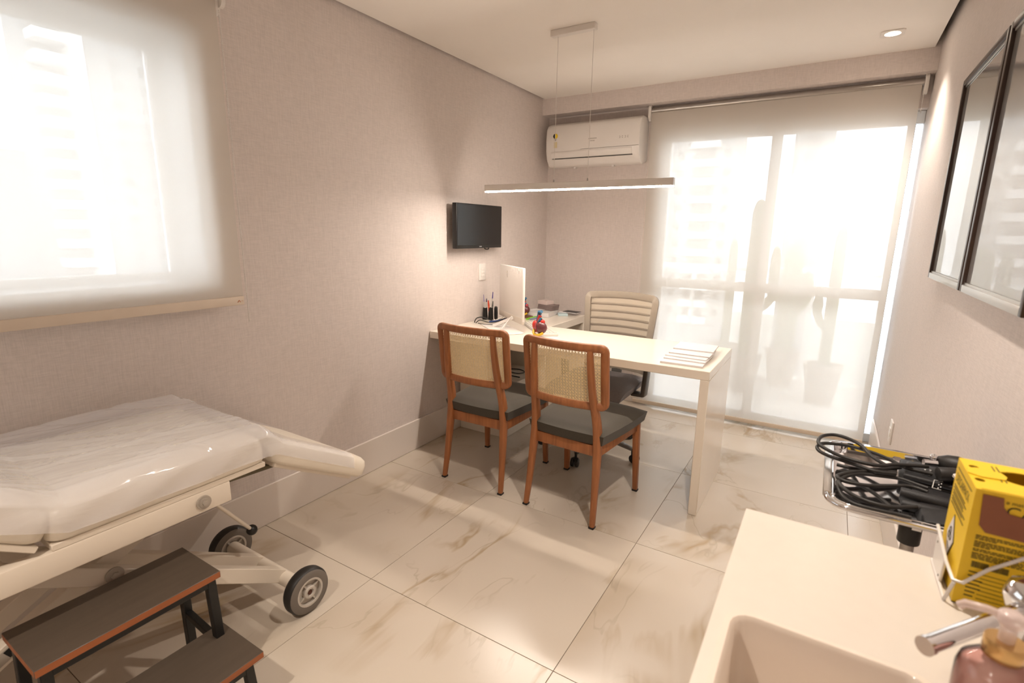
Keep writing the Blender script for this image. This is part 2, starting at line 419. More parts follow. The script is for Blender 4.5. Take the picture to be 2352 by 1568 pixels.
# windows -----------------------------------------------------------
def window(name, parts, panes):
    r = bpy.data.objects.new(name, None); C.objects.link(r); r['kind'] = 'structure'; OFF[r.name] = (0,0,0)
    for nm, b in parts:
        obj(nm, MB().box(*b), m_alu, r, bevel=.004, seg=1)
    for b in panes: obj('pane', MB().box(*b), m_pane, r, smooth=0)
    return r
# left window: frame, centre stile, sill
a0, a1 = -.25, -.21
window('window_1', [('frame_rail', (a0, a1, wy0, wy1, wz0, wz0+.035)), ('frame_rail', (a0, a1, wy0, wy1, wz1-.04, wz1)),
    ('frame_stile', (a0, a1, wy0, wy0+.035, wz0+.035, wz1-.04)), ('frame_stile', (a0, a1, wy1-.035, wy1, wz0+.035, wz1-.04)),
    ('window_sill', (-TL-.02, -.0, wy0, wy1, wz0-.002, wz0+.006)), ('reveal_lining', (a1, -.001, wy1-.006, wy1+.001, wz0, wz1)), ('reveal_lining', (a1, -.001, wy0-.001, wy0+.006, wz0, wz1)), ('reveal_lining', (a1, -.001, wy0, wy1, wz1-.006, wz1+.001))],
    [(-.232, -.226, wy0+.035, wy1-.035, wz0+.035, wz1-.04)])
# balcony door in the back wall
d0, d1 = .07, .13
pieces = [('frame_rail', (bx0, W, d0, d1, bz1-.075, bz1)), ('frame_rail', (bx0, W, d0, d1, 0, .06)),
          ('frame_stile', (bx0, bx0+.06, d0, d1, .06, bz1-.075)), ('frame_stile', (W-.077, W-.040, d0, d1, .06, bz1-.075)),
          ('meeting_stile', (1.70, 1.765, d0, d1, .06, bz1-.075)),
          ('middle_rail', (bx0+.06, 1.70, d0+.01, d1-.01, .975, 1.045)), ('middle_rail', (1.765, W-.077, d0+.01, d1-.01, .975, 1.045))]
window('window_2', pieces, [(bx0+.06, 1.70, .098, .104, .06, bz1-.075), (1.765, W-.077, .098, .104, .06, bz1-.075), (W-.040, W, .098, .104, .06, bz1-.075)])

# roller blinds -------------------------------------------------------
def chain_mesh(p0, p1, r, step):
    mb = MB(); p0, p1 = Vector(p0), Vector(p1); n = int((p1-p0).length/step)
    for i in range(n+1): mb.ball(p0.lerp(p1, i/n), r, 5, 4)
    mb.tube([p0, p1], r*.4, 4); return mb
def marks(cols, o, ux, uy): pass
B1x = .058
bl = thing('roller_blind', 'cream roller blind half lowered over the side window above the exam couch', 'blind', (B1x, -3.6, 1.07))
obj('fabric', MB().box(B1x-.0006, B1x+.0006, -4.5, -2.815, 1.10, 2.27), m_cloth, bl, smooth=0)
obj('roller_tube', MB().cyl((B1x-.012, -4.5, 2.27), (B1x-.012, -2.80, 2.27), .02, n=16), m_bar, bl)
bb = obj('bottom_bar', MB().box(B1x-.008, B1x+.008, -4.5, -2.815, 1.068, 1.104), m_bar, bl, bevel=.003)
mk = MB(); mk.tube([(B1x+.0085, -2.845, 1.080), (B1x+.0085, -2.838, 1.089), (B1x+.0085, -2.833, 1.080)], .0011, 4); mk.tube([(B1x+.0085, -2.829, 1.085), (B1x+.0085, -2.822, 1.085)], .0007, 4)
obj('pen_mark', mk, mat('orange_ink', (205, 110, 40), .6), bb)
br = MB(); br.prism(rrect(.055, .12, .027, 6), (B1x-.03, -2.795, 2.235), (1,0,0), (0,0,1), .028)
brk = obj('bracket', br, m_plastic, bl, bevel=.003)
obj('chain_wheel', MB().cyl((B1x+.001, -2.803, 2.22), (B1x+.001, -2.788, 2.22), .022, n=20), m_plastic, brk)
obj('bead_chain', chain_mesh((B1x-.004, -2.801, 2.19), (B1x+.004, -2.800, .995), .0027, .0066), m_plastic, bl)
B2y = -.055
bl = thing('roller_blind', 'floor length cream roller blind hanging over the balcony door', 'blind', (1.68, B2y, .018))
obj('fabric', MB().box(.885, 2.475, B2y-.0006, B2y+.0006, .045, 2.27), m_cloth, bl, smooth=0)
obj('roller_tube', MB().cyl((.875, B2y+.012, 2.277), (2.49, B2y+.012, 2.277), .022, n=16), m_steel, bl)
obj('bottom_bar', MB().box(.885, 2.475, B2y-.009, B2y+.009, .02, .05), m_bar, bl, bevel=.003)
for x0, x1 in ((.862, .882), (2.484, 2.504)):
    br = MB(); br.prism(rrect(.06, .115, .027, 6), (x0, B2y+.01, 2.262), (0,1,0), (0,0,1), x1-x0); obj('bracket', br, m_plastic, bl, bevel=.003)
obj('bead_chain', chain_mesh((.878, B2y-.018, 2.22), (.874, B2y-.014, .55), .0024, .006), m_plastic, bl)
obj('bead_chain', chain_mesh((2.487, B2y-.018, 2.22), (2.487, B2y-.02, 2.1), .0024, .006), m_plastic, bl)

# ================================================================== DESK
dk = thing('desk', 'white lacquered waterfall desk with a slab leg beside the balcony door', 'desk', (.86, -1.26, 0))
obj('desk_top', MB().box(.002, 1.728, -1.568, -.95, .706, .75), m_white, dk, bevel=.0025, seg=1)
obj('leg_panel', MB().box(1.686, 1.728, -1.568, -.95, 0, .7062), m_white, dk, bevel=.0025, seg=1)
ft = thing('side_return', 'lower white side unit with open shelf joined behind the desk', 'desk return', (.22, -.7, 0))
obj('return_top', MB().box(.002, .507, -.949, -.222, .675, .730), m_white, ft, bevel=.0025, seg=1)
obj('leg_panel', MB().box(.002, .507, -.275, -.222, 0, .6752), m_white, ft, bevel=.0025, seg=1)
obj('end_panel', MB().box(.014, .395, -1.265, -1.245, 0, .7055), m_white, ft, bevel=.002, seg=1)
obj('shelf', MB().box(.014, .40, -1.246, -.70, .342, .366), m_white, ft, bevel=.002, seg=1)
obj('divider_panel', MB().box(.014, .40, -.72, -.70, 0, .6752), m_white, ft, bevel=.002, seg=1)
obj('plinth_panel', MB().box(.375, .398, -1.246, -.71, 0, .343), m_white, ft, bevel=.002, seg=1)
obj('lock', MB().cyl((.14, -1.266, .07), (.14, -1.2645, .07), .009, n=12), m_black, ft)
# cable loop lying on the shelf
mb = MB().tube(spline([(.10, -.86, .372), (.20, -.93, .372), (.30, -.95, .374), (.33, -.90, .376), (.25, -.85, .374), (.17, -.90, .372), (.24, -1.0, .370), (.36, -1.02, .370)], 6), .004, 6)
tag(obj('power_cable', mb, m_rubber), 'black cable coiled on the open shelf under the desk', 'cable')

# ================================================================== CANE CHAIRS
def make_chair():
    t = thing('cane_back_chair', '', 'chair', local=True)
    def yb(s, z): return -.197 - .045*(1-(s/.225)**2) - (z-.585)*.125
    # back frame
    ZM = .7425; pr = rrect(.45, .315, .019, 4); path = [(a, yb(a, ZM+b), ZM+b) for a, b in pr]
    # resample long edges so that the bow shows
    def dens(pts):
        out = []
        for i in range(len(pts)):
            p, q = Vector(pts[i]), Vector(pts[(i+1) % len(pts)]); n = max(1, int((q-p).length/.03))
            for k in range(n):
                v = p.lerp(q, k/n); out.append((v.x, yb(v.x, v.z), v.z))
        return out
    path = dens(path)
    prof = [(-.014, -.012), (-.008, -.018), (.008, -.018), (.014, -.012), (.014, .012), (.008, .018), (-.008, .018), (-.014, .012)]
    inset = [(Vector(p) - Vector((0, 0, ZM))) for p in path]
    bf = obj('back_frame', MB().sweep([(v.x*.924, yb(v.x*.924, ZM+v.z*.892), ZM+v.z*.892) for v in inset], prof, (0, 1, 0), closed=True), m_cwood, t, smooth=50)
    # cane weave
    cw = MB(); w, z0, z1 = .197, .610, .876; p = 2*w/26
    def strand(a, b, wd, off):
        a, b = Vector(a), Vector(b); n = max(2, int((b-a).length/.05)); d = (b-a).normalized(); pr_ = Vector((-d.y, d.x)).to_3d()
        prev = None
        for i in range(n+1):
            q = a.lerp(b, i/n)
            ring = []
            for sgn in (-1, 1):
                x, z = q.x + sgn*wd/2*(-d.y), q.y + sgn*wd/2*d.x
                ring += [(x, yb(x, z)+off-.0005, z), (x, yb(x, z)+off+.0005, z)]
            k = len(cw.v); cw.v += ring
            if prev is not None:
                for u, v in ((0, 1), (1, 3), (3, 2), (2, 0)):
                    cw.f.append((prev+u, prev+v, k+v, k+u)); cw.mi.append(0)
            prev = k
    x = -w
    while x <= w:
        for dx in (-.0018, .0018): strand((x+dx, z0), (x+dx, z1), .0017, 0.0)
        x += p
    z = z0+.004
    while z <= z1:
        for dz in (-.0018, .0018): strand((-w, z+dz), (w, z+dz), .0017, .001)
        z += p
    hh = z1-z0; n = int((2*w+hh)/p)
    for i in range(n+3):
        s0 = -w + .004 + p*.5 + (i-int(hh/p)-1)*p
        for sg in (1, -1):
            pts = []
            xa, xb = s0, s0+hh; za, zb = z0, z1
            if xa < -w: za += -w-xa; xa = -w
            if xb > w: zb -= xb-w; xb = w
            if xb-xa > .01: strand((sg*xa, za), (sg*xb, zb), .0019, -.001*sg)
    obj('cane_weave', cw, m_cane, t, smooth=0, weld=False, label='pale woven cane panel', kind='stuff')
    # rear posts
    for sg in (-1, 1):
        pts = [(sg*.19, -.243, .008), (sg*.184, -.222, .15), (sg*.177, -.200, .34), (sg*.173, -.193, .42), (sg*.168, -.203, .52), (sg*.158, -.241, .66), (sg*.150, -.261, .80), (sg*.147, -.265, .872)]
        dp = [.027, .033, .044, .050, .046, .036, .030, .027]; th = [.024, .028, .032, .033, .032, .030, .028, .026]
        sp = spline(pts, 4); m = len(sp)
        def pf(i, sp=sp, m=m):
            u = i/(m-1)*(len(dp)-1); a = int(min(u, len(dp)-2)); f = u-a
            d_ = dp[a]*(1-f)+dp[a+1]*f; w_ = th[a]*(1-f)+th[a+1]*f; c = .006
            return [(-d_/2, -w_/2+c), (-d_/2+c, -w_/2), (d_/2-c, -w_/2), (d_/2, -w_/2+c), (d_/2, w_/2-c), (d_/2-c, w_/2), (-d_/2+c, w_/2), (-d_/2, w_/2-c)]
        lg = obj('rear_leg', MB().sweep(sp, pf, (0, 1, 0)), m_cwood, t, smooth=50)
        obj('foot_cap', MB().obox((sg*.19, -.243, .005), (.027, .030, .010)), m_black, lg, bevel=.002)
        lg = obj('front_leg', MB().beam((sg*.215, .235, .008), (sg*.205, .215, .405), .026, .026, (0, 1, 0), .036, .038), m_cwood, t, bevel=.005)
        obj('foot_cap', MB().obox((sg*.215, .235, .005), (.029, .029, .010)), m_black, lg, bevel=.002)
        obj('side_rail', MB().beam((sg*.178, -.19, .375), (sg*.205, .215, .385), .024, .055), m_cwood, t, bevel=.004)
    obj('rear_rail', MB().beam((-.176, -.190, .372), (.176, -.190, .372), .024, .056), m_cwood, t, bevel=.004)
    obj('front_rail', MB().beam((-.205, .215, .385), (.205, .215, .385), .024, .05), m_cwood, t, bevel=.004)
    # seat cushion
    def top(u, v): 
        y = -.205 + v*.475; wv = .207+.033*math.sin(min(1, v*1.15)*PI/2); x = (u*2-1)*wv
        e = min(1, (1-abs(u*2-1))*5)*min(1, (1-abs(v*2-1))*5)
        yy = y + (.018*(1-(u*2-1)**2)*(1 if v > .5 else -1))*abs(v*2-1)
        return (x, yy, .455 + .020*math.sqrt(max(0, e)))
    def bot(u, v):
        a = top(u, v); return (a[0]*.955, a[1]*.96+.002, .405)
    sc = MB(); N = 14
    sc.grid(top, N, N); sc.grid(bot, N, N)
    o2 = (N+1)**2; ring = [i for i in range(N+1)] + [(j*(N+1)+N) for j in range(1, N+1)] + [N*(N+1)+i for i in range(N-1, -1, -1)] + [j*(N+1) for j in range(N-1, 0, -1)]
    for i in range(len(ring)):
        a, b = ring[i], ring[(i+1) % len(ring)]; sc.f.append((a, a+o2, b+o2, b)); sc.mi.append(0)
    obj('seat_cushion', sc, m_seat, t, bevel=.0, smooth=60)
    return t
ch = make_chair()
ch.location = (1.155, -1.700, 0); ch.rotation_euler = (0, 0, -.06); ch['label'] = 'cane back wooden chair drawn up to the desk nearer its slab leg'; ch['group'] = 'visitor chairs at the desk'
dup(ch, (.594, -1.680, 0), .008, 'cane back wooden chair drawn up to the desk next to the wall', 'visitor chairs at the desk')

# ================================================================== OFFICE CHAIR
m_taupe = mat('taupe_plastic', (150, 138, 124), .5, var=.03, scale=30)
m_dgrey = mat('dark_grey_fabric', (138, 133, 136), .85, var=.1, scale=200, bump=.3, bscale=600)
m_gpl = mat('grey_plastic', (88, 84, 80), .45, var=.04, scale=30)
m_mesh = film('chair_mesh', (186, 172, 152), .30, .8)
oc = thing('office_chair', 'grey swivel office chair with slatted mesh back behind the desk', 'chair', (.945, -1.07, 0), 0, local=True)
ob = MB()
for k in range(5):
    a = math.radians(-84 + 72*k); d = Vector((math.cos(a), math.sin(a), 0))
    arm = obj('base_arm', MB().beam(d*.03 + Vector((0,0,.115)), d*.31 + Vector((0,0,.082)), .045, .035, (0,0,1), .03, .022), mat('silver_grey_base', (128, 124, 120), .4, var=.02), oc, bevel=.006)
    q = Vector((-d.y, d.x, 0)); cs = MB()
    for s in (-1, 1): cs.cyl(d*.325 + q*(.006*s) + Vector((0,0,.027)), d*.325 + q*(.022*s) + Vector((0,0,.027)), .027, n=18)
    cs.cyl(d*.31 + Vector((0,0,.03)), d*.31 + Vector((0,0,.085)), .008, n=10); cs.obox(d*.322 + Vector((0,0,.045)), (.03, .03, .02))
    obj('caster', cs, m_black, arm, bevel=.002)
obj('gas_lift', MB().cyl((0,0,.09), (0,0,.37), .026, n=16).cyl((0,0,.09), (0,0,.2), .036, n=16), m_black, oc)
obj('tilt_mechanism', MB().box(-.09, .09, -.12, .10, .36, .40), m_black, oc, bevel=.01)
BCX = .02
def seatf(u, v):
    x = (u*2-1)*.245; y = -.25+v*.48; e = min(1, (1-abs(u*2-1))*4)*min(1, (1-abs(v*2-1))*4)
    return (x+BCX, y, .46+.03*math.sqrt(max(0, e)) - (.03*(1-v/.25)**2 if v < .25 else 0))
sc = MB(); N = 12; sc.grid(seatf, N, N); sc.grid(lambda u, v: (seatf(u, v)[0]*.9, seatf(u, v)[1]*.94, .40), N, N)
o2 = (N+1)**2; ring = [i for i in range(N+1)] + [(j*(N+1)+N) for j in range(1, N+1)] + [N*(N+1)+i for i in range(N-1, -1, -1)] + [j*(N+1) for j in range(N-1, 0, -1)]
for i in range(len(ring)):
    a, b = ring[i], ring[(i+1) % len(ring)]; sc.f.append((a, a+o2, b+o2, b)); sc.mi.append(0)
obj('seat', sc, m_dgrey, oc, smooth=70)
def by(s, z): return .285 + .16*(z-.5)*1.0 - .10*(s/.24)**2*.55 + (.06*((.62-z)/.12)**2*.3 if z < .62 else 0)
def bw(z): return .205 + .028*min(1, max(0, (z-.5)/.42))
pts = []
zlo, zhi = .50, .975
outl = [(-1, zlo), (-1, .60), (-1, .70), (-1, .80), (-1, .90), (-1, .955)]
left = [(-bw(z)+BCX*2.0, z) for _, z in outl]; right = [(bw(z)+BCX*2.0, z) for _, z in reversed(outl)]
topc = [(-bw(zhi)*k+BCX*2.0, zhi-.0+.010*(1-k*k)-.004) for k in (.92, .7, .4, 0, -.4, -.7, -.92)]
botc = [(bw(zlo)*k+BCX*2.0, zlo-.004) for k in (.8, .4, 0, -.4, -.8)]
loop = left + topc + right + botc
P3 = [(x, by(x-BCX*2, z), z) for x, z in loop]
prof = [(-.010, -.020), (.010, -.020), (.013, 0), (.010, .020), (-.010, .020), (-.013, 0)]
obj('back_frame', MB().sweep(spline(P3, 3, True), prof, (0, 1, 0), closed=True), m_taupe, oc, smooth=50)
def bm_(u, v):
    z = zlo + v*(zhi-zlo); x = (u*2-1)*bw(z); return (x+BCX*2, by(x, z)+.004, z)
obj('back_mesh', MB().grid(bm_, 12, 12), m_mesh, oc, smooth=60, weld=False)
for k in range(9):
    z = .535 + .0475*k + .0
    pts = [(x+BCX*2, by(x, z)-.002, z - .0) for x in [bw(z)*(-1+.2*i) for i in range(11)]]
    obj('slat', MB().sweep(pts, [(-.003, -.004), (.003, -.004), (.003, .004), (-.003, .004)], (0, 1, 0)), m_taupe, oc)
obj('back_support', MB().beam((0+BCX, .16, .37), (BCX*2, .30, .40), .07, .025).beam((BCX*2, .295, .39), (BCX*2, .315, .60), .07, .022, (0,1,0)), m_gpl, oc, bevel=.006)
for s in (-1, 1):
    ar = obj('armrest', MB().beam((s*.20+BCX, .11, .385), (s*.285+BCX, .11, .385), .075, .022, (0,0,1)).beam((s*.275+BCX, .11, .376), (s*.287+BCX, .115, .56), .03, .075, (0,1,0)).beam((s*.285+BCX, .115, .5), (s*.287+BCX, .118, .655), .026, .06, (0,1,0)), m_gpl, oc, bevel=.009)
    obj('arm_pad', MB().box(s*.285+BCX-.04, s*.285+BCX+.04, -.02, .22, .65, .675), m_black, ar, bevel=.01)

# ================================================================== PENDANT AND CEILING LAMP
m_strip = emitter('led_strip', WARM, 156)
pl_ = thing('pendant_lamp', 'slim white linear pendant lamp hanging on two wires above the desk', 'lamp', (.868, -1.37, 1.618))
obj('lamp_body', MB().box(.300, 1.437, -1.385, -1.355, 1.623, 1.66), m_plastic, pl_, bevel=.002, seg=1)
obj('diffuser', MB().box(.303, 1.434, -1.382, -1.358, 1.617, 1.6235), m_strip, pl_, smooth=0)
obj('ceiling_mount', MB().box(.727, .982, -1.39, -1.35, 2.405, 2.435), m_plastic, pl_, bevel=.002, seg=1)
for x in (.765, .970):
    w = obj('wire', MB().cyl((x, -1.37, 1.66), (x, -1.37, 2.406), .0016, n=6), m_plastic, pl_)
    obj('wire_grip', MB().cyl((x, -1.37, 1.658), (x, -1.37, 1.675), .005, .003, n=10), m_steel, w)
def downlight(x, y, label, power, group=None):
    d = thing('ceiling_downlight', label, 'lamp', (x, y, H-.006), group=group)
    mb = MB(); n = 24; s = .053; ro = .036
    sq = []
    for i in range(n):
        a = 2*PI*(i+.5)/n; c, q = math.cos(a), math.sin(a); k = s/max(abs(c), abs(q)); sq.append((c*k, q*k))
    ci = [(ro*math.cos(2*PI*(i+.5)/n), ro*math.sin(2*PI*(i+.5)/n)) for i in range(n)]
    vs = [(x+a, y+b, H-.006) for a, b in sq] + [(x+a, y+b, H-.006) for a, b in ci] + [(x+a, y+b, H) for a, b in sq] + [(x+a, y+b, H-.001) for a, b in ci]
    fs = []
    for i in range(n):
        j = (i+1) % n; fs += [(i, j, n+j, n+i), (i, 2*n+i, 2*n+j, j), (n+i, n+j, 3*n+j, 3*n+i)]
    mb.add(vs, fs); obj('trim_plate', mb, m_plastic, d)
    lb = MB(); lb.lathe([(0, -.009), (.02, -.008), (.031, -.003), (.033, .001)], (x, y, H-.001), 20)
    obj('bulb', lb, emitter('bulb_glow', (1, .86, .68), 30), d)
    ld = bpy.data.lights.new('downlight_beam', 'SPOT'); ld.energy = power; ld.color = WARM; ld.spot_size = math.radians(105); ld.spot_blend = .8; ld.shadow_soft_size = .03
    lo = bpy.data.objects.new('downlight_beam', ld); C.objects.link(lo); lo.location = (0, 0, -.016); lo.parent = d
downlight(2.278, -.488, 'square recessed ceiling spotlight near the balcony door', 40)

# ================================================================== AIR CONDITIONER
ac = thing('air_conditioner', 'white split air conditioner on the wall above the office chair', 'air conditioner', (.48, 0, 1.90))
prof = [(0, 1.925), (-.10, 1.895), (-.155, 1.905), (-.195, 1.955), (-.212, 2.02), (-.214, 2.10), (-.206, 2.18), (-.185, 2.212), (-.12, 2.235), (0, 2.24)]
mb = MB(); mb.prism([(a, z) for a, z in prof], (.085, 0, 0), (0,1,0), (0,0,1), .77); acb = obj('body', mb, m_plastic, ac, bevel=.012, seg=3, smooth=50)
cut(acb, MB().box(.137, .803, -.26, -.135, 1.9545, 1.9625).box(.39, .85, -.26, -.195, 2.0168, 2.0198))
mb = MB(); mb.prism([(-.196, 1.962), (-.204, 1.985), (-.2105, 2.008), (-.2085, 2.010), (-.20, 1.985), (-.192, 1.965)], (.135, -.004, 0), (0,1,0), (0,0,1), .665); obj('louver', mb, m_plastic, ac, bevel=.001, seg=1)
st = obj('energy_sticker', MB().cyl((.170, -.2145, 2.128), (.170, -.2128, 2.128), .020, n=20), mat('sticker_yellow', (232, 200, 40), .4), ac, label='round sticker shaped like a bulb, half black and half yellow')
hp = [(.019*math.cos(PI/2+PI*i/10), .019*math.sin(PI/2+PI*i/10)) for i in range(11)]
mb = MB(); mb.prism(hp, (.170, -.2146, 2.128), (1,0,0), (0,0,1), .0006); obj('sticker_dark_half', mb, m_black, st)
obj('sticker_base', MB().box(.162, .178, -.2146, -.2125, 2.098, 2.110).box(.166, .174, -.2146, -.2125, 2.093, 2.098, 1), [m_steel, m_black], st)
obj('rating_label', MB().box(.160, .186, -.2148, -.2128, 2.040, 2.084), mat('pale_yellow_label', (214, 198, 150), .5), ac)
gm = mat('faint_grey_print', (176, 166, 158), .5)
mb = MB()
for k in range(9): mb.box(.455+.0075*k, .460+.0075*k, -.2155, -.214, 2.086, 2.093)
for k in range(5): mb.box(.470+.0075*k, .475+.0075*k, -.2155, -.214, 2.070, 2.075)
obj('maker_mark', mb, gm, ac)
mb = MB()
for k in range(4):
    x = .700+.021*k; mb.box(x, x+.009, -.2155, -.214, 2.076, 2.0785); mb.box(x, x+.009, -.2155, -.214, 2.088, 2.0905); mb.box(x+(.0 if k % 2 else .007), x+(.002 if k % 2 else .009), -.2155, -.214, 2.076, 2.0905)
obj('display_mark', mb, gm, ac)
for x in (.30, .62): obj('clip', MB().box(x, x+.018, -.13, -.10, 1.888, 1.899), m_plastic, ac)

# ================================================================== TV, SWITCHES
tv = thing('wall_television', 'small black flat television mounted on the wall above the desk', 'television', (.08, -1.11, 1.27))
obj('casing', MB().box(.045, .080, -1.378, -.845, 1.271, 1.562), m_black, tv, bevel=.004)
obj('screen', MB().box(.0795, .0812, -1.370, -.853, 1.292, 1.555), mat('dark_screen', (14, 15, 17), .22, spec=.6), tv, smooth=0)
obj('bezel_mark', MB().box(.0805, .0815, -1.125, -1.098, 1.279, 1.285), mat('grey_mark', (150, 150, 150), .4), tv)
obj('wall_mount', MB().box(0, .046, -1.18, -1.04, 1.35, 1.48), m_black, tv, bevel=.003)
obj('cable_stub', MB().tube(spline([(.055, -1.03, 1.272), (.06, -1.02, 1.262), (.06, -.985, 1.262), (.055, -.975, 1.272)], 5), .004, 6), m_black, tv)
def plate(name, label, x, y0, y1, z0, z1, sgn, n):
    t = thing(name, label, 'switch plate' if n == 3 else 'outlet', (x, (y0+y1)/2, z0))
    a, b = sorted((x, x+sgn*.008)); obj('cover_plate', MB().box(a, b, y0, y1, z0, z1), m_plastic, t, bevel=.002)
    for k in range(n):
        zc = (z0+z1)/2 + (k-(n-1)/2)*.024; a, b = sorted((x+sgn*.006, x+sgn*.011))
        obj('rocker', MB().box(a, b, y0+.018, y1-.018, zc-.010, zc+.010), m_plastic, t, bevel=.0015)
    return t
plate('light_switch', 'white three gang switch plate on the wall below the television', 0, -1.022, -.940, 1.037, 1.157, 1, 3)
plate('wall_outlet', 'white power outlet low on the wall by the balcony door', W, -.905, -.825, .335, .455, -1, 2)

# ================================================================== FRAMED PICTURES
m_fr = mat('dark_brown_frame', (48, 28, 20), .3, var=.15, scale=40)
m_fglass = mat('picture_glass', (40, 40, 40), .02)
def pglass():
    m = bpy.data.materials.new('glazed_print'); m.use_nodes = True; n = m.node_tree.nodes; l = m.node_tree.links; b = n['Principled BSDF']
    tc = n.new('ShaderNodeTexCoord'); t = n.new('ShaderNodeTexNoise'); t.inputs['Scale'].default_value = 1.4; t.inputs['Detail'].default_value = 2; l.new(tc.outputs['Object'], t.inputs['Vector'])
    r = n.new('ShaderNodeValToRGB'); r.color_ramp.elements[0].color = (*lin((112, 108, 104)), 1); r.color_ramp.elements[1].color = (*lin((128, 124, 120)), 1)
    l.new(t.outputs['Fac'], r.inputs['Fac']); l.new(r.outputs['Color'], b.inputs['Base Color']); b.inputs['Roughness'].default_value = .6
    b.inputs['Coat Weight'].default_value = 1; b.inputs['Coat Roughness'].default_value = .01; b.inputs['Coat IOR'].default_value = 2.4
    return m
m_print = pglass(); m_liner = mat('silver_liner', (190, 188, 184), .3, metal=.6)
def picture(y0, y1, label):
    z0, z1 = 1.228, 1.974; f = .022; xo = W-.032
    t = thing('framed_picture', label, 'picture', (W-.016, (y0+y1)/2, z0), group='glazed pictures on the side wall')
    for a in ((xo, W, y0, y0+f, z0, z1), (xo, W, y1-f, y1, z0, z1)): obj('frame_stile', MB().box(*a), m_fr, t, bevel=.0025)
    for a, m_ in (((xo, W, y0+f, y1-f, z0, z0+f), m_liner), ((xo, W, y0+f, y1-f, z1-f, z1), m_fr)): obj('frame_rail', MB().box(*a), m_, t, bevel=.0025)
    for b in ((z0+f, z0+f+.006), (z1-f-.006, z1-f)): obj('liner', MB().box(xo+.006, xo+.009, y0+f, y1-f, *b), m_liner, t)
    obj('glazed_print', MB().box(xo+.010, xo+.014, y0+f-.001, y1-f+.001, z0+f-.001, z1-f+.001), m_print, t, smooth=0)
picture(-1.968, -1.345, 'dark framed picture with reflecting glass hung nearer the balcony door')
picture(-2.612, -1.985, 'dark framed picture with reflecting glass hung above the instrument tray')

# ================================================================== THINGS ON THE DESK
ZD = .75; ZR = .730
def rotz(a): return Matrix.Rotation(a, 3, 'Z')
# all-in-one computer seen from behind
A = math.radians(-37.3); ux = Vector((math.cos(A), math.sin(A), 0)); nn = Vector((-math.sin(A), math.cos(A), 0))
mo = thing('desktop_monitor', 'slim white all in one computer screen seen from behind on the desk', 'monitor', (.36, -1.2, ZD))
cen = Vector((.342, -1.136, 0)) + nn*.010
obj('screen_housing', MB().obox(cen + Vector((0,0,.990)), (.436, .018, .345), rotz(A)), m_plastic, mo, bevel=.005, seg=3)
obj('chin', MB().obox(cen + Vector((0,0,.822)) - nn*.001, (.434, .020, .040), rotz(A)), mat('pale_grey_plastic', (206, 196, 184), .35, var=.02), mo, bevel=.004)
obj('display', MB().obox(cen + nn*.0092 + Vector((0,0,1.0)), (.415, .002, .30), rotz(A)), mat('off_display', (12, 12, 14), .1), mo)
lg = MB(); c0 = cen - nn*.0095 + Vector((0,0,1.105)) - ux*.06
lg.tube([c0 + ux*(.010*math.cos(t)) + Vector((0,0,.012+.010*math.sin(t))) for t in [2*PI*i/14 for i in range(14)]], .0008, 4, True)
lg.tube([c0 + ux*(.011*math.cos(t)) + Vector((0,0,-.011+.011*math.sin(t))) for t in [2*PI*i/14 for i in range(14)]], .0008, 4, True)
obj('maker_mark', lg, mat('grey_print', (176, 166, 156), .4), mo)
bs = MB(); bs.prism([(a, b) for a, b in rrect(.40, .17, .02, 4)], Vector((.34, -1.235, ZD)), ux, nn, .006); obj('stand_base', bs, m_plastic, mo, bevel=.002, seg=1)
for d0, d1 in ((.06, -.02), (.03, .14)):
    obj('stand_strut', MB().beam(cen + ux*d0 + Vector((0,0,.825)) - nn*.008, cen + ux*d1 - nn*.125 + Vector((0,0,ZD+.011)), .022, .006, nn), m_plastic, mo, bevel=.002, seg=1)
kb = thing('keyboard', 'white slim keyboard lying slanted beside the monitor', 'keyboard', (.55, -1.10, ZD))
B = math.radians(-46); kx = Vector((math.cos(B), math.sin(B), 0)); ky = Vector((-math.sin(B), math.cos(B), 0)); kc = Vector((.560, -1.105, ZD))
obj('keyboard_base', MB().obox(kc + Vector((0,0,.009)), (.43, .12, .018), rotz(B)), m_plastic, kb, bevel=.004)
keym = mat('key_white', (214, 206, 196), .4)
kk = MB()
for r in range(5):
    for c in range(15): kk.obox(kc + kx*(-.196+.028*c) + ky*(-.043+.0215*r) + Vector((0,0,.0195)), (.024, .0178, .004), rotz(B))
obj('keys', kk, keym, kb, weld=False, smooth=0, kind='stuff')
# pen holder with pens
ph = thing('pen_holder', 'black twin cup pen holder against the wall on the desk', 'pen holder', (.048, -.968, ZD))
for x, y in ((.032, -.982), (.066, -.958)):
    obj('cup', MB().lathe([(.0195, ZD), (.0195, ZD+.004), (.0155, ZD+.088), (.0140, ZD+.088), (.017, ZD+.006), (0, ZD+.006)], (x, y, 0), 16), m_black, ph)
def pen(name, label, p, q, col, capcol, r=.004, cap=.2):
    p, q = Vector(p), Vector(q); t = thing(name, label, 'pen', p)
    obj('barrel', MB().cyl(p, p.lerp(q, 1-cap), r, n=8), mat('pen_'+label[:14], col, .3), t)
    obj('cap', MB().cyl(p.lerp(q, 1-cap), q, r*1.15, r*.7, n=8), mat('cap_'+label[:14], capcol, .3), t)
pen('ballpoint_pen', 'tall ballpoint pen with blue cap standing highest in the holder', (.066, -.957, ZD+.012), (.074, -.943, .953), (200, 196, 190), (52, 48, 130), .0036, .25)
pen('ballpoint_pen', 'pale lilac pen leaning out of the cup at the wall', (.031, -.979, ZD+.012), (.030, -1.000, .936), (196, 190, 188), (150, 140, 180), .0033, .3)
pen('ballpoint_pen', 'short dark blue capped pen in the cup at the wall', (.036, -.984, ZD+.012), (.040, -.974, .905), (190, 188, 184), (40, 40, 80), .0036, .18)
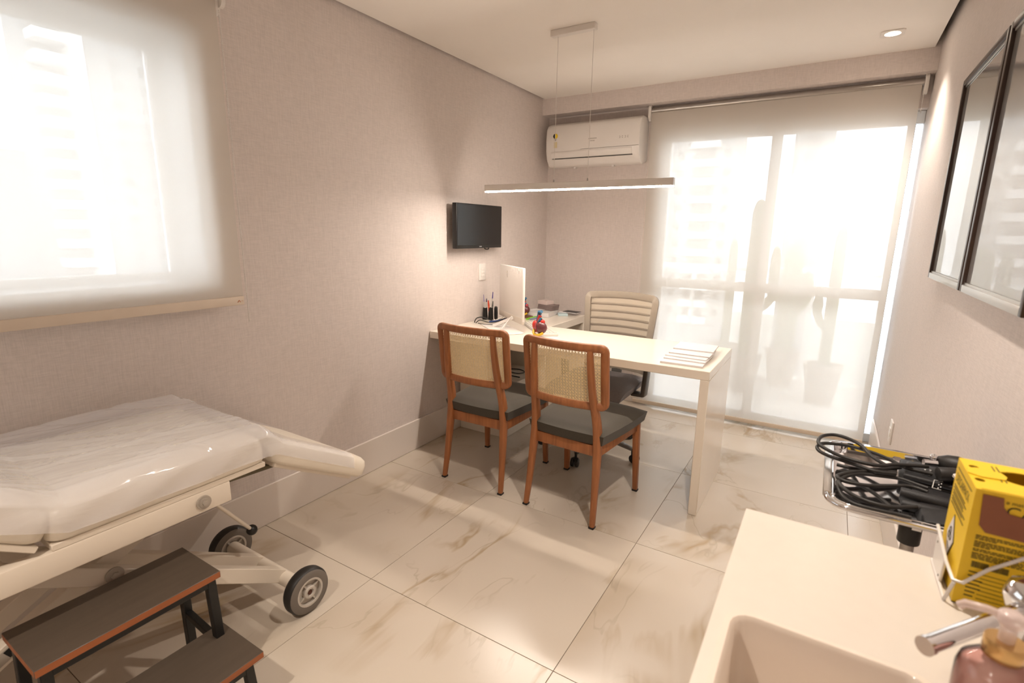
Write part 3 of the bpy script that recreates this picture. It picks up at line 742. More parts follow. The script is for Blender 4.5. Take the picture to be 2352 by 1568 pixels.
pen('highlighter', 'orange highlighter pen standing in the pen holder', (.062, -.962, ZD+.012), (.052, -.972, .892), (226, 84, 30), (205, 60, 25), .0062, .3)
pen('marker_pen', 'grey marker pen standing in the pen holder', (.071, -.953, ZD+.012), (.078, -.948, .885), (120, 118, 112), (84, 84, 80), .0048, .3)
pen('marker_pen', 'white marker pen standing in the pen holder', (.030, -.985, ZD+.012), (.040, -.990, .880), (220, 216, 210), (200, 196, 190), .0045, .3)
hs = MB(); hs.prism([(0, 0), (.028, 0), (.030, .05), (.024, .092), (.006, .098), (-.008, .078), (-.010, .03)], (.095, -.925, ZD+.001), (.8, -.6, 0), (0, 0, 1), .018)
tag(obj('phone_stand', hs, m_black, bevel=.003), 'small black stand half hidden by the white monitor', 'stand')
# grommet and cables
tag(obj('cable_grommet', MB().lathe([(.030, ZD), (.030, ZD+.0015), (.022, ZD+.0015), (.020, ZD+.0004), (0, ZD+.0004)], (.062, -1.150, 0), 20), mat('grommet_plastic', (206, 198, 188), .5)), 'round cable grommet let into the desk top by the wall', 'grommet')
def cable(label, pts, r, m):
    tag(obj('cable', MB().tube(spline(pts, 7), r, 6), m), label, 'cable')
cable('thick black cable arching out of the desk grommet', [(.055, -1.148, ZD+.003), (.062, -1.130, .782), (.085, -1.085, .785), (.15, -1.06, .765), (.24, -1.05, .785), (.30, -1.08, .81)], .0035, m_rubber)
cable('black cable looping low across the desk to the monitor', [(.072, -1.155, ZD+.003), (.095, -1.135, .772), (.16, -1.12, .762), (.235, -1.11, .775), (.26, -1.07, .795)], .0032, m_rubber)
cable('black cable with plug lying in front of the other cables', [(.10, -1.165, .756), (.15, -1.185, .757), (.20, -1.17, .757), (.245, -1.14, .760), (.27, -1.11, .79)], .0028, m_rubber)
cable('white cable rising from desk towards the monitor', [(.14, -1.10, .756), (.19, -1.07, .775), (.225, -1.03, .80), (.20, -.99, .83)], .0045, m_plastic)
m_bluec = mat('blue_cable', (40, 66, 120), .4, var=.05)
cable('blue network cable behind the white monitor', [(.17, -1.13, .768), (.22, -1.11, .776), (.27, -1.075, .786), (.31, -1.10, .80)], .006, m_bluec)
# papers fanned at the desk end
def sheet(label, cx, cy, z, w, d, a, th, curl):
    mb = MB(); R = rotz(a)
    def f(u, v, top):
        x = (u-.5)*w; y = (v-.5)*d; c = curl*max(0, u-.72)**2*10
        p = R @ Vector((x, y, 0)); return (cx+p.x, cy+p.y, z + (th if top else 0) + (c if top else c*.6))
    n = 8; mb.grid(lambda u, v: f(u, v, 1), n, 3); mb.grid(lambda u, v: f(u, v, 0), n, 3)
    o2 = (n+1)*4
    ring = list(range(n+1)) + [j*(n+1)+n for j in range(1, 4)] + [3*(n+1)+i for i in range(n-1, -1, -1)] + [j*(n+1) for j in (2, 1)]
    for i in range(len(ring)):
        p, q = ring[i], ring[(i+1) % len(ring)]; mb.f.append((p, p+o2, q+o2, q)); mb.mi.append(0)
    tag(obj('folded_leaflet', mb, mat('white_paper', (222, 216, 214), .7, var=.01, scale=30), smooth=50), label, 'leaflet', 'leaflets fanned at the desk end')
fan = ['thickest white leaflet at the bottom of the fanned stack by the desk edge', 'second white leaflet up the fanned stack on the desk', 'middle white leaflet of the fanned stack on the desk', 'fourth white leaflet up the fanned stack on the desk', 'topmost white leaflet of the fanned stack farthest from the chairs']
zz = ZD
for i in range(5):
    cy = (-1.425, -1.365, -1.325, -1.275, -1.185)[i]; cx = (1.577, 1.580, 1.578, 1.580, 1.578)[i]; th = (.010, .006, .005, .006, .007)[i]
    sheet(fan[i], cx, cy, zz, .205, .190, (.03, .0, -.03, .02, .04)[i], th, .0); zz += th+.0002
# anatomical hearts
m_maroon = mat('heart_maroon', (96, 48, 50), .3, var=.2, scale=60); m_red = mat('heart_red', (196, 50, 40), .3, var=.06, scale=60)
m_blue = mat('heart_blue', (44, 96, 128), .3, var=.08, scale=60); m_yel = mat('heart_yellow', (226, 184, 52), .35, var=.08, scale=60); m_pink = mat('heart_rose', (168, 62, 72), .3, var=.08)
def heart(label, loc, a, sc, base):
    t = thing('heart_model', label, 'model', loc, a, local=True, group='anatomical heart models')
    k = sc
    def B_(n, m_, f): o = obj(n, f, m_, t, smooth=70); return o
    z0 = .024
    mb = MB().ball((.012*k, 0, (z0+.034*k)), (.036*k, .029*k, .032*k), 18, 12, Matrix.Rotation(.35, 3, 'Y'), wob=.06); B_('ventricles', m_maroon, mb)
    mb = MB().tube(spline([(.005*k, -.027*k, z0+.058*k), (.013*k, -.031*k, z0+.040*k), (.018*k, -.027*k, z0+.018*k)], 6), .0025*k, 6); B_('coronary_vessel', m_blue if base else m_pink, mb)
    mb = MB().ball((-.026*k, -.006*k, z0+.040*k), (.020*k, .018*k, .024*k), 14, 10, Matrix.Rotation(-.2, 3, 'Y'), wob=.05, seed=2).ball((-.030*k, -.002*k, z0+.022*k), (.014*k, .014*k, .018*k), 12, 8); B_('right_atrium', m_red if not base else m_pink, mb)
    mb = MB().ball((.020*k, .004*k, z0+.062*k), (.014*k, .013*k, .013*k), 12, 8, seed=1); B_('left_atrium', m_pink if base else m_red, mb)
    mb = MB().tube(spline([(-.020*k, .004*k, z0+.050*k), (-.018*k, .004*k, z0+.075*k), (-.010*k, .004*k, z0+.098*k), (-.006*k, .004*k, z0+.110*k)], 5), [.010*k]*10+[.011*k]*6, 12)
    mb.tube(spline([(-.014*k, .004*k, z0+.092*k), (-.005*k, .006*k, z0+.104*k), (.006*k, .006*k, z0+.112*k)], 5), .008*k, 10); B_('vena_cava', m_blue, mb)
    mb = MB().tube(spline([(.0, -.004*k, z0+.055*k), (.0, -.004*k, z0+.075*k), (.004*k, 0, z0+.092*k)], 5), .009*k, 10); B_('aorta', m_red, mb)
    mb = MB().tube(spline([(.006*k, -.010*k, z0+.058*k), (.013*k, -.008*k, z0+.070*k), (.014*k, 0, z0+.080*k)], 5), .0075*k, 10); B_('pulmonary_artery', m_blue, mb)
    mb = MB().tube(spline([(-.022*k, -.016*k, z0+.020*k), (-.012*k, -.026*k, z0+.006*k), (.010*k, -.027*k, z0-.001*k), (.036*k, -.020*k, z0+.004*k), (.046*k, -.008*k, z0+.014*k)], 5), .0065*k, 8); B_('fat_strip', m_yel, mb)
    obj('stand_rod', MB().cyl((-.006*k, 0, (.014 if base else .003)), (-.006*k, 0, z0+.01), .0022, n=8), m_steel, t)
    if base: obj('stand_plinth', MB().box(-.055, .055, -.045, .045, 0, .014), wood('plinth_wood', (112, 72, 50), .4, 0), t, bevel=.002)
    else: obj('stand_foot', MB().cyl((-.006*k, 0, 0), (-.006*k, 0, .003), .014, n=16), m_steel, t)
heart('bright red and blue anatomical heart model standing in front of the keyboard', (.680, -1.335, ZD), -.52, 1.25, False)
heart('dark maroon anatomical heart model on wooden plinth behind the monitor', (.150, -.610, ZR), -.45, 1.12, True)
# things on the return
def slab(name, label, cat, c, size, a, m, group=None, bev=.002):
    return tag(obj(name, MB().obox(Vector(c)+Vector((0,0,size[2]/2)), size, rotz(a)), m, bevel=bev, seg=1), label, cat, group)
m_paper = mat('white_paper'  , (236, 230, 226)); m_cover = mat('grey_white_cover', (206, 202, 198), .5, var=.02)
bk = thing('hardback_book', 'thick white hardback lying under the pile on the side unit', 'book', (.205, -.435, ZR))
obj('page_block', MB().obox((.207, -.437, ZR+.017), (.205, .205, .028), rotz(.10)), m_paper, bk, bevel=.001, seg=1)
obj('cover', MB().obox((.200, -.432, ZR+.0325), (.222, .214, .004), rotz(.10)).obox((.200, -.432, ZR+.002), (.222, .214, .004), rotz(.10)), m_cover, bk, bevel=.001, seg=1)
m_pad = mat('grey_brown_pad', (128, 112, 108), .7, var=.08, scale=50)
z = ZR+.035
for i in range(4):
    slab('notepad', ['lowest grey brown notepad of the pile on the side unit', 'second grey brown notepad of the pile on the side unit', 'third grey brown notepad of the pile on the side unit', 'uppermost grey brown notepad right under the pale carton'][i], 'notepad', (.222+.002*i, -.352, z), (.145, .10, .011), -.18+.03*i, m_pad, 'notepads piled on the side unit'); z += .0112
ct = thing('paper_carton', 'small pale pink carton on top of the pile of notepads', 'box', (.20, -.35, z))
obj('carton_body', MB().obox((.200, -.352, z+.014), (.100, .085, .028), rotz(-.3)), mat('pale_pink_card', (208, 190, 184), .6, var=.02), ct, bevel=.001, seg=1)
obj('carton_label', MB().obox((.204, -.356, z+.0283), (.026, .010, .001), rotz(-.3)), mat('label_brown', (170, 148, 138), .6), ct)
for i in range(3):
    slab('paper_slip', ['long white paper slip sticking out under the notepads', 'curled white paper slip leaning on the notepads', 'short white paper slip at the corner of the hardback'][i], 'paper slip', (.135+.02*i, -.425+.012*i, ZR+.0346+.0022*i), (.085, .028, .002), .7-.22*i, m_paper, 'paper slips on the hardback', 0)
slab('sticky_pad', 'light blue sticky note pad on the side unit', 'sticky notes', (.358, -.352, ZR), (.078, .075, .016), .55, mat('light_blue_paper', (188, 206, 210), .6, var=.02))
slab('sticky_pad', 'white note block beside the light blue sticky pad', 'sticky notes', (.338, -.305, ZR+.0165), (.070, .05, .006), .3, m_paper)
nb = thing('notebook', 'black pocket notebook with white page edge on the side unit', 'notebook', (.405, -.280, ZR+.016))
obj('cover', MB().obox((.405, -.280, ZR+.0262), (.130, .085, .003), rotz(-.12)).obox((.405, -.280, ZR+.0175), (.130, .085, .003), rotz(-.12)), mat('black_leatherette', (26, 28, 32), .45), nb, bevel=.001, seg=1)
obj('page_block', MB().obox((.407, -.281, ZR+.0218), (.124, .081, .006), rotz(-.12)), m_paper, nb)
pen('marker_pen', 'bright green marker lying on the side unit behind the keyboard', (.232, -.715, ZR+.007), (.238, -.570, ZR+.007), (126, 200, 40), (110, 190, 50), .007, .3)
pen('marker_pen', 'grey blue marker lying beside the green marker', (.258, -.705, ZR+.007), (.276, -.568, ZR+.007), (132, 136, 164), (120, 126, 160), .007, .3)

# ================================================================== EXAM COUCH
m_vinyl = mat('cream_vinyl', (232, 222, 206), .32, var=.02, scale=6)
m_frame = mat('white_enamel', (222, 210, 194), .3, var=.015, scale=8)
m_film = film('clear_plastic_film', (240, 237, 240), .58, .09, .35)
ex = thing('exam_couch', 'white examination couch covered in clear plastic beside the wall', 'couch', (.38, -3.5, 0))
def pad(name, x0, x1, L, th, hinge, ang, crown=.02, dirn=1):
    """cushion from hinge (y,z) running dirn along y, bottom at hinge, tilted by ang (up positive)"""
    R = Matrix.Rotation(ang*dirn, 3, 'X'); hy, hz = hinge; mb = MB(); nu, nv = 14, 16; r = .028
    def P(u, v, zz):
        x = x0+(x1-x0)*u; y = L*v*dirn
        p = R @ Vector((0, y, zz)); return (x, hy+p.y, hz+p.z)
    def sh(t): return t
    rows = [(0.012, 0.0), (.0, .012), (.0, th-.030), (.006, th-.012), (.020, th-.002), (.05, th+.3*crown), (.13, th+.75*crown), (.22, th+crown)]
    rings = []
    W_ = x1-x0
    for ins, z in rows:
        ring = []
        w, l = W_-2*ins, L-2*ins; rr = max(.004, .035-ins*.2); pts = rrect(w, l, rr, 4)
        # densify
        for i in range(len(pts)):
            a, b = Vector(pts[i]), Vector(pts[(i+1) % len(pts)]); ring.append(a)
            if i % 5 == 4:
                for k in range(1, 6): ring.append(a.lerp(b, k/6))
        rings.append([(p, z) for p in ring])
    n = len(rings[0])
    for ring in rings:
        for p, z in ring: mb.v.append(P((p.x+W_/2)/W_, (p.y+L/2)/L, z))
    for j in range(len(rings)-1):
        for i in range(n): mb.f.append((j*n+i, j*n+(i+1) % n, (j+1)*n+(i+1) % n, (j+1)*n+i)); mb.mi.append(0)
    mb.f.append(tuple(range(n-1, -1, -1))); mb.mi.append(0); mb.f.append(tuple(range((len(rings)-1)*n, len(rings)*n))); mb.mi.append(0)
    return obj(name, mb, m_vinyl, ex, smooth=60)
X0, X1 = .085, .658
mp_ = pad('seat_pad', X0, X1, .560, .092, (-3.700, .634), 0, .022)
fp_ = pad('foot_pad', X0+.005, X1-.004, .440, .078, (-3.118, .618), math.radians(-29.5), .012)
bp_ = pad('back_pad', X0, X1, .70, .085, (-3.712, .642), math.radians(34), .02, -1)
obj('pad_board', MB().box(X0+.01, X1-.006, -3.695, -3.145, .620, .637), m_frame, mp_, bevel=.002, seg=1)
R = Matrix.Rotation(math.radians(-29.5), 3, 'X')
obj('pad_board', MB().obox(Vector((.371, -3.118, .618)) + R @ Vector((0, .20, -.006)), (.53, .36, .014), R), m_frame, fp_, bevel=.002, seg=1)
R2 = Matrix.Rotation(math.radians(-34), 3, 'X')
obj('pad_board', MB().obox(Vector((.371, -3.712, .642)) + R2 @ Vector((0, -.345, -.007)), (.56, .68, .016), R2), m_frame, bp_, bevel=.002, seg=1)
# frame
for x in (.616, .095):
    obj('side_rail', MB().box(x, x+.038, -4.42, -3.265, .556, .620), m_frame, ex, bevel=.003)
for y in (-4.40, -3.80, -3.30): obj('cross_bar', MB().box(.13, .62, y, y+.035, .565, .605), m_frame, ex, bevel=.003)
bt = MB().cyl((.654, -3.348, .588), (.659, -3.348, .588), .021, n=20).cyl((.659, -3.348, .588), (.663, -3.348, .588), .014, n=20).cyl((.663, -3.348, .588), (.668, -3.348, .588), .008, n=6)
obj('rail_bolt', bt, mat('dull_grey_bolt', (168, 158, 146), .45), ex)
obj('foot_rod', MB().beam((.60, -3.28, .602), (.60, -3.06, .588), .018, .014), mat('dark_bronze_rod', (92, 84, 66), .35, metal=.5), ex, bevel=.002)
def farm(x, p, q, nm='scissor_arm'):
    return obj(nm, MB().beam((x, p[0], p[1]), (x, q[0], q[1]), .040, .050, (0,0,1)), m_frame, ex, bevel=.002, seg=1, smooth=30)
AX = (-3.035, .086); m_hub0 = mat('dull_grey_bolt', (168, 158, 146), .45)
for x in (.512, .370):
    a = farm(x, (AX[0]-.005, AX[1]+.01), (-3.80, .565))
    if x > .4:
        obj('pivot_bolt', MB().cyl((x+.021, -3.548, .420), (x+.027, -3.548, .420), .023, n=20).cyl((x+.027, -3.548, .420), (x+.033, -3.548, .420), .011, n=6), m_hub0, a)
for x in (.455, .315):
    b = farm(x, (-3.33, .545), (-4.20, .075))
    if x > .4: obj('maker_label', MB().obox((x+.0215, -3.79, .297), (.001, .10, .03), Matrix.Rotation(math.radians(28.4), 3, 'X')).obox((x+.022, -3.765, .311), (.001, .025, .024), Matrix.Rotation(math.radians(28.4), 3, 'X'), 1), [mat('label_grey', (170, 160, 148), .5), m_black], b)
ax = obj('axle_tube', MB().cyl((.185, AX[0], AX[1]), (.632, AX[0], AX[1]), .027, n=20), m_frame, ex)
obj('grub_screw', MB().cyl((.615, AX[0]-.027, AX[1]-.004), (.615, AX[0]-.040, AX[1]-.006), .006, n=8), m_steel, ax)
obj('rear_foot_bar', MB().box(.17, .65, -4.23, -4.17, .03, .085), m_frame, ex, bevel=.004)
for x in (.20, .60): obj('rubber_foot', MB().cyl((x, -4.20, 0), (x, -4.20, .032), .02, n=14), m_rubber, ex)
RX = Matrix.Rotation(PI/2, 3, 'Y')
m_hub = mat('wheel_hub_grey', (186, 178, 168), .5, var=.02)
m_tyre = mat('tyre_side_grey', (112, 104, 96), .7)
for xc, s in ((.655, 1), (.168, -1)):
    wh = obj('wheel', MB().lathe([(.052, -.024), (.074, -.024), (.081, -.020), (.086, -.010), (.086, .010), (.081, .020), (.074, .024), (.052, .024), (.052, -.024)], (xc, AX[0], AX[1]), 36, RX, caps=False), m_rubber, ex, smooth=40)
    obj('wheel_web', MB().lathe([(.0, -.008), (.052, -.008), (.052, .008), (.0, .008)], (xc, AX[0], AX[1]), 28, RX), m_hub, wh, smooth=40)
    hb = MB()
    for e in (-1, 1):
        hb.lathe([(.046, .006*e), (.046, .0245*e), (.0535, .0245*e), (.0535, .006*e)], (xc, AX[0], AX[1]), 32, RX, caps=False)
        hb.lathe([(.0, .006*e), (.024, .006*e), (.024, .023*e), (.021, .026*e), (.014, .026*e), (.012, .020*e), (0, .020*e)], (xc, AX[0], AX[1]), 24, RX)
        for k in range(4):
            t = k*PI/2+.5; d = Vector((0, math.cos(t), math.sin(t))); hb.beam(Vector((xc+e*.013, AX[0], AX[1])) + d*.02, Vector((xc+e*.013, AX[0], AX[1])) + d*.049, .006, .012, (1,0,0))
    obj('hub', hb, m_hub, wh, smooth=40)
    sd = MB()
    for e in (-1, 1): sd.lathe([(.054, .0241*e), (.0735, .0245*e), (.080, .0207*e)], (xc, AX[0], AX[1]), 36, RX, caps=False)
    obj('tyre_sidewall', sd, m_tyre, wh, smooth=40)
    obj('axle_end', MB().cyl((xc+s*.019, AX[0], AX[1]), (xc+s*.0225, AX[0], AX[1]), .009, n=14), mat('rust_brown', (78, 40, 26), .6), wh)
lv = obj('release_lever', MB().cyl((.575, -3.285, .535), (.462, -3.112, .312), .0062, n=10), m_frame, ex)
obj('lever_knob', MB().ball((.455, -3.101, .297), .0195, 16, 12), m_black, lv)
# clear plastic sheet
def shz(y, x):
    e = (x-X0)/(X1-X0)
    if y > -3.14:
        base = .618 + .095 - (y+3.14)*math.tan(math.radians(29.5))*1.0 + .012
        k = min(1, (y+3.14)/.06); base = base*k + .748*(1-k)
    elif y > -3.66: base = .748
    else: base = .748 + (-3.66-y)*.50
    return base
rnd = random.Random(3); CR = []
for _ in range(30):
    a = rnd.gauss(.36, .16); CR.append((rnd.uniform(X0, X1), rnd.uniform(-3.80, -3.10), math.sin(a), math.cos(a), rnd.uniform(.004, .010), rnd.uniform(.10, .30), rnd.uniform(.0025, .0070)*rnd.choice((1, 1, -.6))))
def crease(x, y):
    z = 0
    for cx_, cy_, dx, dy, w_, l_, a_ in CR:
        u_ = (x-cx_)*dx + (y-cy_)*dy; v_ = (x-cx_)*dy - (y-cy_)*dx
        if abs(u_) < 2*l_ and abs(v_) < 4*w_: z += a_*math.exp(-(v_/w_)**2-(u_/l_)**2)
    return z
def filmf(u, v):
    y = -3.86 + v*1.075; ft_ = min(1, max(0, (y+3.13)/.05)); um = .84
    if u < um:
        x = X0-.010 + u/um*(X1-X0+.012); e = max(0, (u-um+.06)/.06)
        z = shz(y, x) + .008 - .004*ft_ + (1-.8*ft_)*crease(x, y)*(1-.5*e) - .030*e*e*(1-.5*ft_)
        if u < .08: z += (.08-u)*.14*max(0, math.sin((y+3.75)*4.5))*(1-ft_)
    else:
        e = (u-um)/(1-um); x = X1+.0045-.004*ft_ + .0025*math.sin(y*31+e*5)*(1-ft_)
        z = shz(y, x) + .008 - .004*ft_ - .030*(1-.5*ft_) - e*(.070*(1-ft_)+.045*ft_)
    return (x, y, z)
obj('plastic_cover', MB().grid(filmf, 110, 190), m_film, ex, smooth=180, weld=False, label='crumpled clear plastic sheet')

# ================================================================== STEP STOOL
m_lam = wood('dark_brown_laminate', (80, 69, 59), .42, 1, .10); m_edge = wood('orange_edge_band', (150, 84, 44), .5, 1, .12)
m_blk = mat('black_metal', (16, 15, 14), .45)
so = thing('step_stool', 'two step black metal stool with dark wooden treads beside the couch', 'step stool', (.72, -3.58, 0))
def tread(x0, x1, y0, y1, zt):
    mb = MB().box(x0, x1, y0, y1, zt-.020, zt); mb.mi = [0, 0, 1, 1, 1, 1]; mb.mi[1] = 0
    obj('tread', mb, [m_lam, m_edge], so, bevel=.0012, seg=1)
tread(.556, .765, -3.790, -3.378, .42); tread(.706, .914, -3.790, -3.360, .21)
for y in (-3.40, -3.768):
    for (xt, xb, zt) in ((.576, .560, .40), (.744, .752, .40), (.895, .905, .19)):
        sp = .012 if y > -3.6 else -.012
        obj('leg', MB().beam((xb, y+sp, 0), (xt, y, zt), .024, .024, (0, 1, 0)), m_blk, so, bevel=.002, seg=1)
    obj('stretcher', MB().beam((.566, y+.006*(1 if y > -3.6 else -1), .205), (.905, y, .178), .020, .022), m_blk, so, bevel=.002, seg=1)
    obj('top_bar', MB().beam((.565, y, .388), (.755, y, .388), .022, .022), m_blk, so, bevel=.002, seg=1)
for x, z in ((.576, .388), (.744, .388), (.895, .178), (.735, .178)):
    obj('long_bar', MB().beam((x, -3.768, z), (x, -3.40, z), .022, .022), m_blk, so, bevel=.002, seg=1)

# ================================================================== COUNTER, SINK, FAUCET
ZC = .88; CX = 2.071; CY1 = -3.062; CY0 = -4.7
hx0, hx1, hy0, hy1, hr = 2.093, 2.312, -3.80, -3.366, .027
m_quartz = mat('cream_quartz', (222, 212, 200), .22, var=.01, scale=40)
co = thing('washbasin_counter', 'cream stone counter with cabinet below along the side wall', 'counter', (2.3, -3.9, 0))
mb = MB()
for b in ((CX, hx0, CY0, CY1), (hx1, W-.001, CY0, CY1), (hx0, hx1, hy1, CY1), (hx0, hx1, CY0, hy0)): mb.box(*b, ZC-.04, ZC)
cxm, cym = (hx0+hx1)/2, (hy0+hy1)/2
ri = rrect(hx1-hx0, hy1-hy0, hr, 4); ro = []
for i, (a, b) in enumerate(ri):
    q = i//5; sx_, sy_ = ((1,1), (-1,1), (-1,-1), (1,-1))[q]; c = ((hx1-hx0)/2-hr)*sx_, ((hy1-hy0)/2-hr)*sy_
    da, db = a-c[0], b-c[1]; k = hr/max(abs(da), abs(db)); ro.append((c[0]+da*k, c[1]+db*k))
n = len(ri); vs = [(cxm+a, cym+b, ZC) for a, b in ro] + [(cxm+a, cym+b, ZC) for a, b in ri] + [(cxm+a, cym+b, ZC-.02) for a, b in ri]
mb.add(vs, [(i, (i+1) % n, n+(i+1) % n, n+i) for i in range(n)] + [(n+i, n+(i+1) % n, 2*n+(i+1) % n, 2*n+i) for i in range(n)])
obj('worktop', mb, m_quartz, co, smooth=30, weld=False)
for b in ((CX+.026, W-.014, CY1-.038, CY1-.02, .0, ZC-.04), (CX+.026, W-.014, CY0, CY0+.018, .0, ZC-.04)): obj('end_panel', MB().box(*b), m_white, co, bevel=.002, seg=1)
obj('cabinet_floor', MB().box(CX+.026, W-.014, CY0+.018, CY1-.038, .08, .098), m_white, co, bevel=.002, seg=1)
for y0, y1 in ((-4.68, -3.90), (-3.88, -3.09)): obj('door', MB().box(CX+.008, CX+.026, y0, y1, .09, ZC-.05), m_white, co, bevel=.002, seg=1)
mb = MB(); rows = [(0.0, ZC+.0015), (-.006, ZC+.0015), (-.008, ZC), (.004, ZC+.0015), (.008, ZC-.004), (.010, ZC-.09), (.022, ZC-.118), (.05, ZC-.125)]
rows = [(-.006, ZC-.002), (-.006, ZC+.002), (.002, ZC+.003), (.007, ZC-.003), (.010, ZC-.09), (.022, ZC-.118), (.05, ZC-.125)]
for ins, z in rows:
    mb.v += [(cxm+a, cym+b, z) for a, b in rrect(hx1-hx0-2*ins, hy1-hy0-2*ins, max(.01, hr-ins*.6), 4)]
for j in range(len(rows)-1):
    for i in range(n): mb.f.append((j*n+i, j*n+(i+1) % n, (j+1)*n+(i+1) % n, (j+1)*n+i)); mb.mi.append(0)
mb.f.append(tuple(range((len(rows)-1)*n, len(rows)*n))); mb.mi.append(0)
sk = thing('washbasin', 'white rectangular basin with rounded corners set in the counter', 'sink', (cxm, cym, ZC-.125))
obj('bowl', mb, mat('glazed_ceramic', (228, 214, 200), .12), sk, smooth=50)
obj('drain', MB().lathe([(.022, ZC-.1248), (.022, ZC-.123), (.014, ZC-.1225), (0, ZC-.124)], (cxm, cym, 0), 20), m_chrome, sk)
fa = thing('basin_faucet', 'chrome faucet with straight spout between basin and yellow box', 'faucet', (2.400, -3.252, ZC))
obj('body', MB().lathe([(.030, ZC), (.030, ZC+.006), (.026, ZC+.010), (.026, ZC+.055), (.029, ZC+.062), (.031, ZC+.074), (.026, ZC+.090), (.012, ZC+.097), (0, ZC+.098)], (2.416, -3.244, 0), 28), m_chrome, fa, smooth=50)
obj('spout', MB().cyl((2.412, -3.250, .948), (2.2935, -3.395, .946), .0095, n=20).cyl((2.2945, -3.394, .946), (2.2905, -3.3985, .946), .0105, n=20), m_chrome, fa)
obj('handle', MB().beam((2.416, -3.244, ZC+.096), (2.452, -3.203, ZC+.116), .014, .007), m_chrome, fa, bevel=.003)
# soap pump bottle
m_clear = glass('clear_plastic', (.96, .93, .92), .03, 1.45); m_soap = film('pink_soap', (240, 188, 176), .30, .2)
sb = thing('soap_dispenser', 'clear pump bottle of pink soap with gold collar beside the basin', 'soap bottle', (2.352, -3.385, ZC))
q = (2.350, -3.404, 0)
obj('bottle', MB().lathe([(0, ZC), (.031, ZC), (.034, ZC+.004), (.034, ZC+.064), (.031, ZC+.074), (.020, ZC+.085), (.014, ZC+.089), (.014, ZC+.094)], q, 28), m_clear, sb, smooth=50)
obj('soap', MB().lathe([(0, ZC+.003), (.030, ZC+.003), (.0322, ZC+.006), (.0322, ZC+.060), (.029, ZC+.070), (.017, ZC+.081), (0, ZC+.081)], q, 28), m_soap, sb, smooth=50)
obj('collar', MB().lathe([(.0165, ZC+.088), (.0172, ZC+.089), (.0172, ZC+.105), (.0165, ZC+.107), (0, ZC+.107)], q, 32), mat('gold_metal', (208, 172, 118), .25, metal=1), sb, smooth=40)
m_pump = film('frosted_pump', (244, 224, 218), .45, .2)
pp = MB().cyl((q[0], q[1], ZC+.106), (q[0], q[1], ZC+.124), .007, n=16).lathe([(.008, ZC+.124), (.011, ZC+.127), (.011, ZC+.136), (.008, ZC+.139), (0, ZC+.139)], q, 20)
pp.tube([(q[0], q[1], ZC+.132), (q[0]-.018, q[1]+.004, ZC+.133), (q[0]-.034, q[1]+.008, ZC+.130), (q[0]-.038, q[1]+.009, ZC+.125)], .0042, 10)
obj('pump_head', pp, m_pump, sb, smooth=50)

# ================================================================== SHARPS BOX
m_yb = mat('yellow_card', (236, 196, 34), .5, var=.02, scale=20); m_ink = mat('dark_ink', (58, 50, 14), .6); m_brown = mat('brown_card', (142, 88, 62), .7, var=.03, scale=60)
bx_, by_ = (2.356, 2.470), (-3.176, -3.060); bz_ = (ZC, 1.054)
sh = thing('sharps_box', 'yellow cardboard sharps disposal box on the counter', 'sharps box', (2.413, -3.118, ZC))
mb = MB(); x0, x1 = bx_; y0, y1 = by_; z0, z1 = bz_; tk = .0015
hc = (2.425, -3.108); hrx, hry = .036, .026; n = 32
# four walls and floor
mb.box(x0, x1, y0, y0+tk, z0, z1); mb.box(x0, x1, y1-tk, y1, z0, z1); mb.box(x0, x0+tk, y0+tk, y1-tk, z0, z1); mb.box(x1-tk, x1, y0+tk, y1-tk, z0, z1); mb.box(x0, x1, y0, y1, z0, z0+tk)
obj('box_body', mb, m_yb, sh, smooth=0, weld=False)
ci = [(hc[0]+hrx*math.cos(2*PI*i/n), hc[1]+hry*math.sin(2*PI*i/n)) for i in range(n)]
so_ = []
for i in range(n):
    c, s = math.cos(2*PI*i/n), math.sin(2*PI*i/n); kx_ = ((x1-hc[0]) if c > 0 else (hc[0]-x0))/max(1e-6, abs(c)); ky_ = ((y1-hc[1]) if s > 0 else (hc[1]-y0))/max(1e-6, abs(s)); k = min(kx_, ky_); so_.append((hc[0]+c*k, hc[1]+s*k))
for cx_, cy_ in ((x0, y0), (x1, y0), (x1, y1), (x0, y1)):
    j = min(range(n), key=lambda i: (so_[i][0]-cx_)**2+(so_[i][1]-cy_)**2); so_[j] = (cx_, cy_)
mb = MB(); mb.add([(a, b, z1) for a, b in so_] + [(a, b, z1) for a, b in ci] + [(a, b, z1+.002) for a, b in so_] + [(a, b, z1+.002) for a, b in ci],
   sum([[(i, (i+1) % n, n+(i+1) % n, n+i), (2*n+i, 3*n+i, 3*n+(i+1) % n, 2*n+(i+1) % n), (n+i, n+(i+1) % n, 3*n+(i+1) % n, 3*n+i), (i, 2*n+i, 2*n+(i+1) % n, (i+1) % n)] for i in range(n)], []))
lid = obj('lid', mb, m_yb, sh, smooth=0)
hl = MB()
for a, b, r_ in ((x0+.012, y1-.030, .006), (x0+.010, y0+.036, .006)): hl.cyl((a, b, z1-.004), (a, b, z1+.006), r_, n=14)
hl.box(x0+.006, x1-.004, y0+.0018, y0+.0046, z1-.004, z1+.006)
cut(lid, hl)
sl = MB()
for k in range(2): sl.box(x0+.034+.005*k, x0+.0355+.005*k, y0+.042, y1-.014, z1+.0021, z1+.0024)
obj('lid_printing', sl, m_ink, lid, smooth=0, weld=False, kind='stuff')
tb = MB(); tb.prism([(0,0), (.026,.004), (.030,.016), (.026,.030), (0,.034), (-.012,.028), (-.014,.008)], (x0+.014, y0+.046, z1+.0022), (1,0,0), (0,1,0), .0014)
obj('tuck_tab', tb, m_yb, lid, smooth=0)
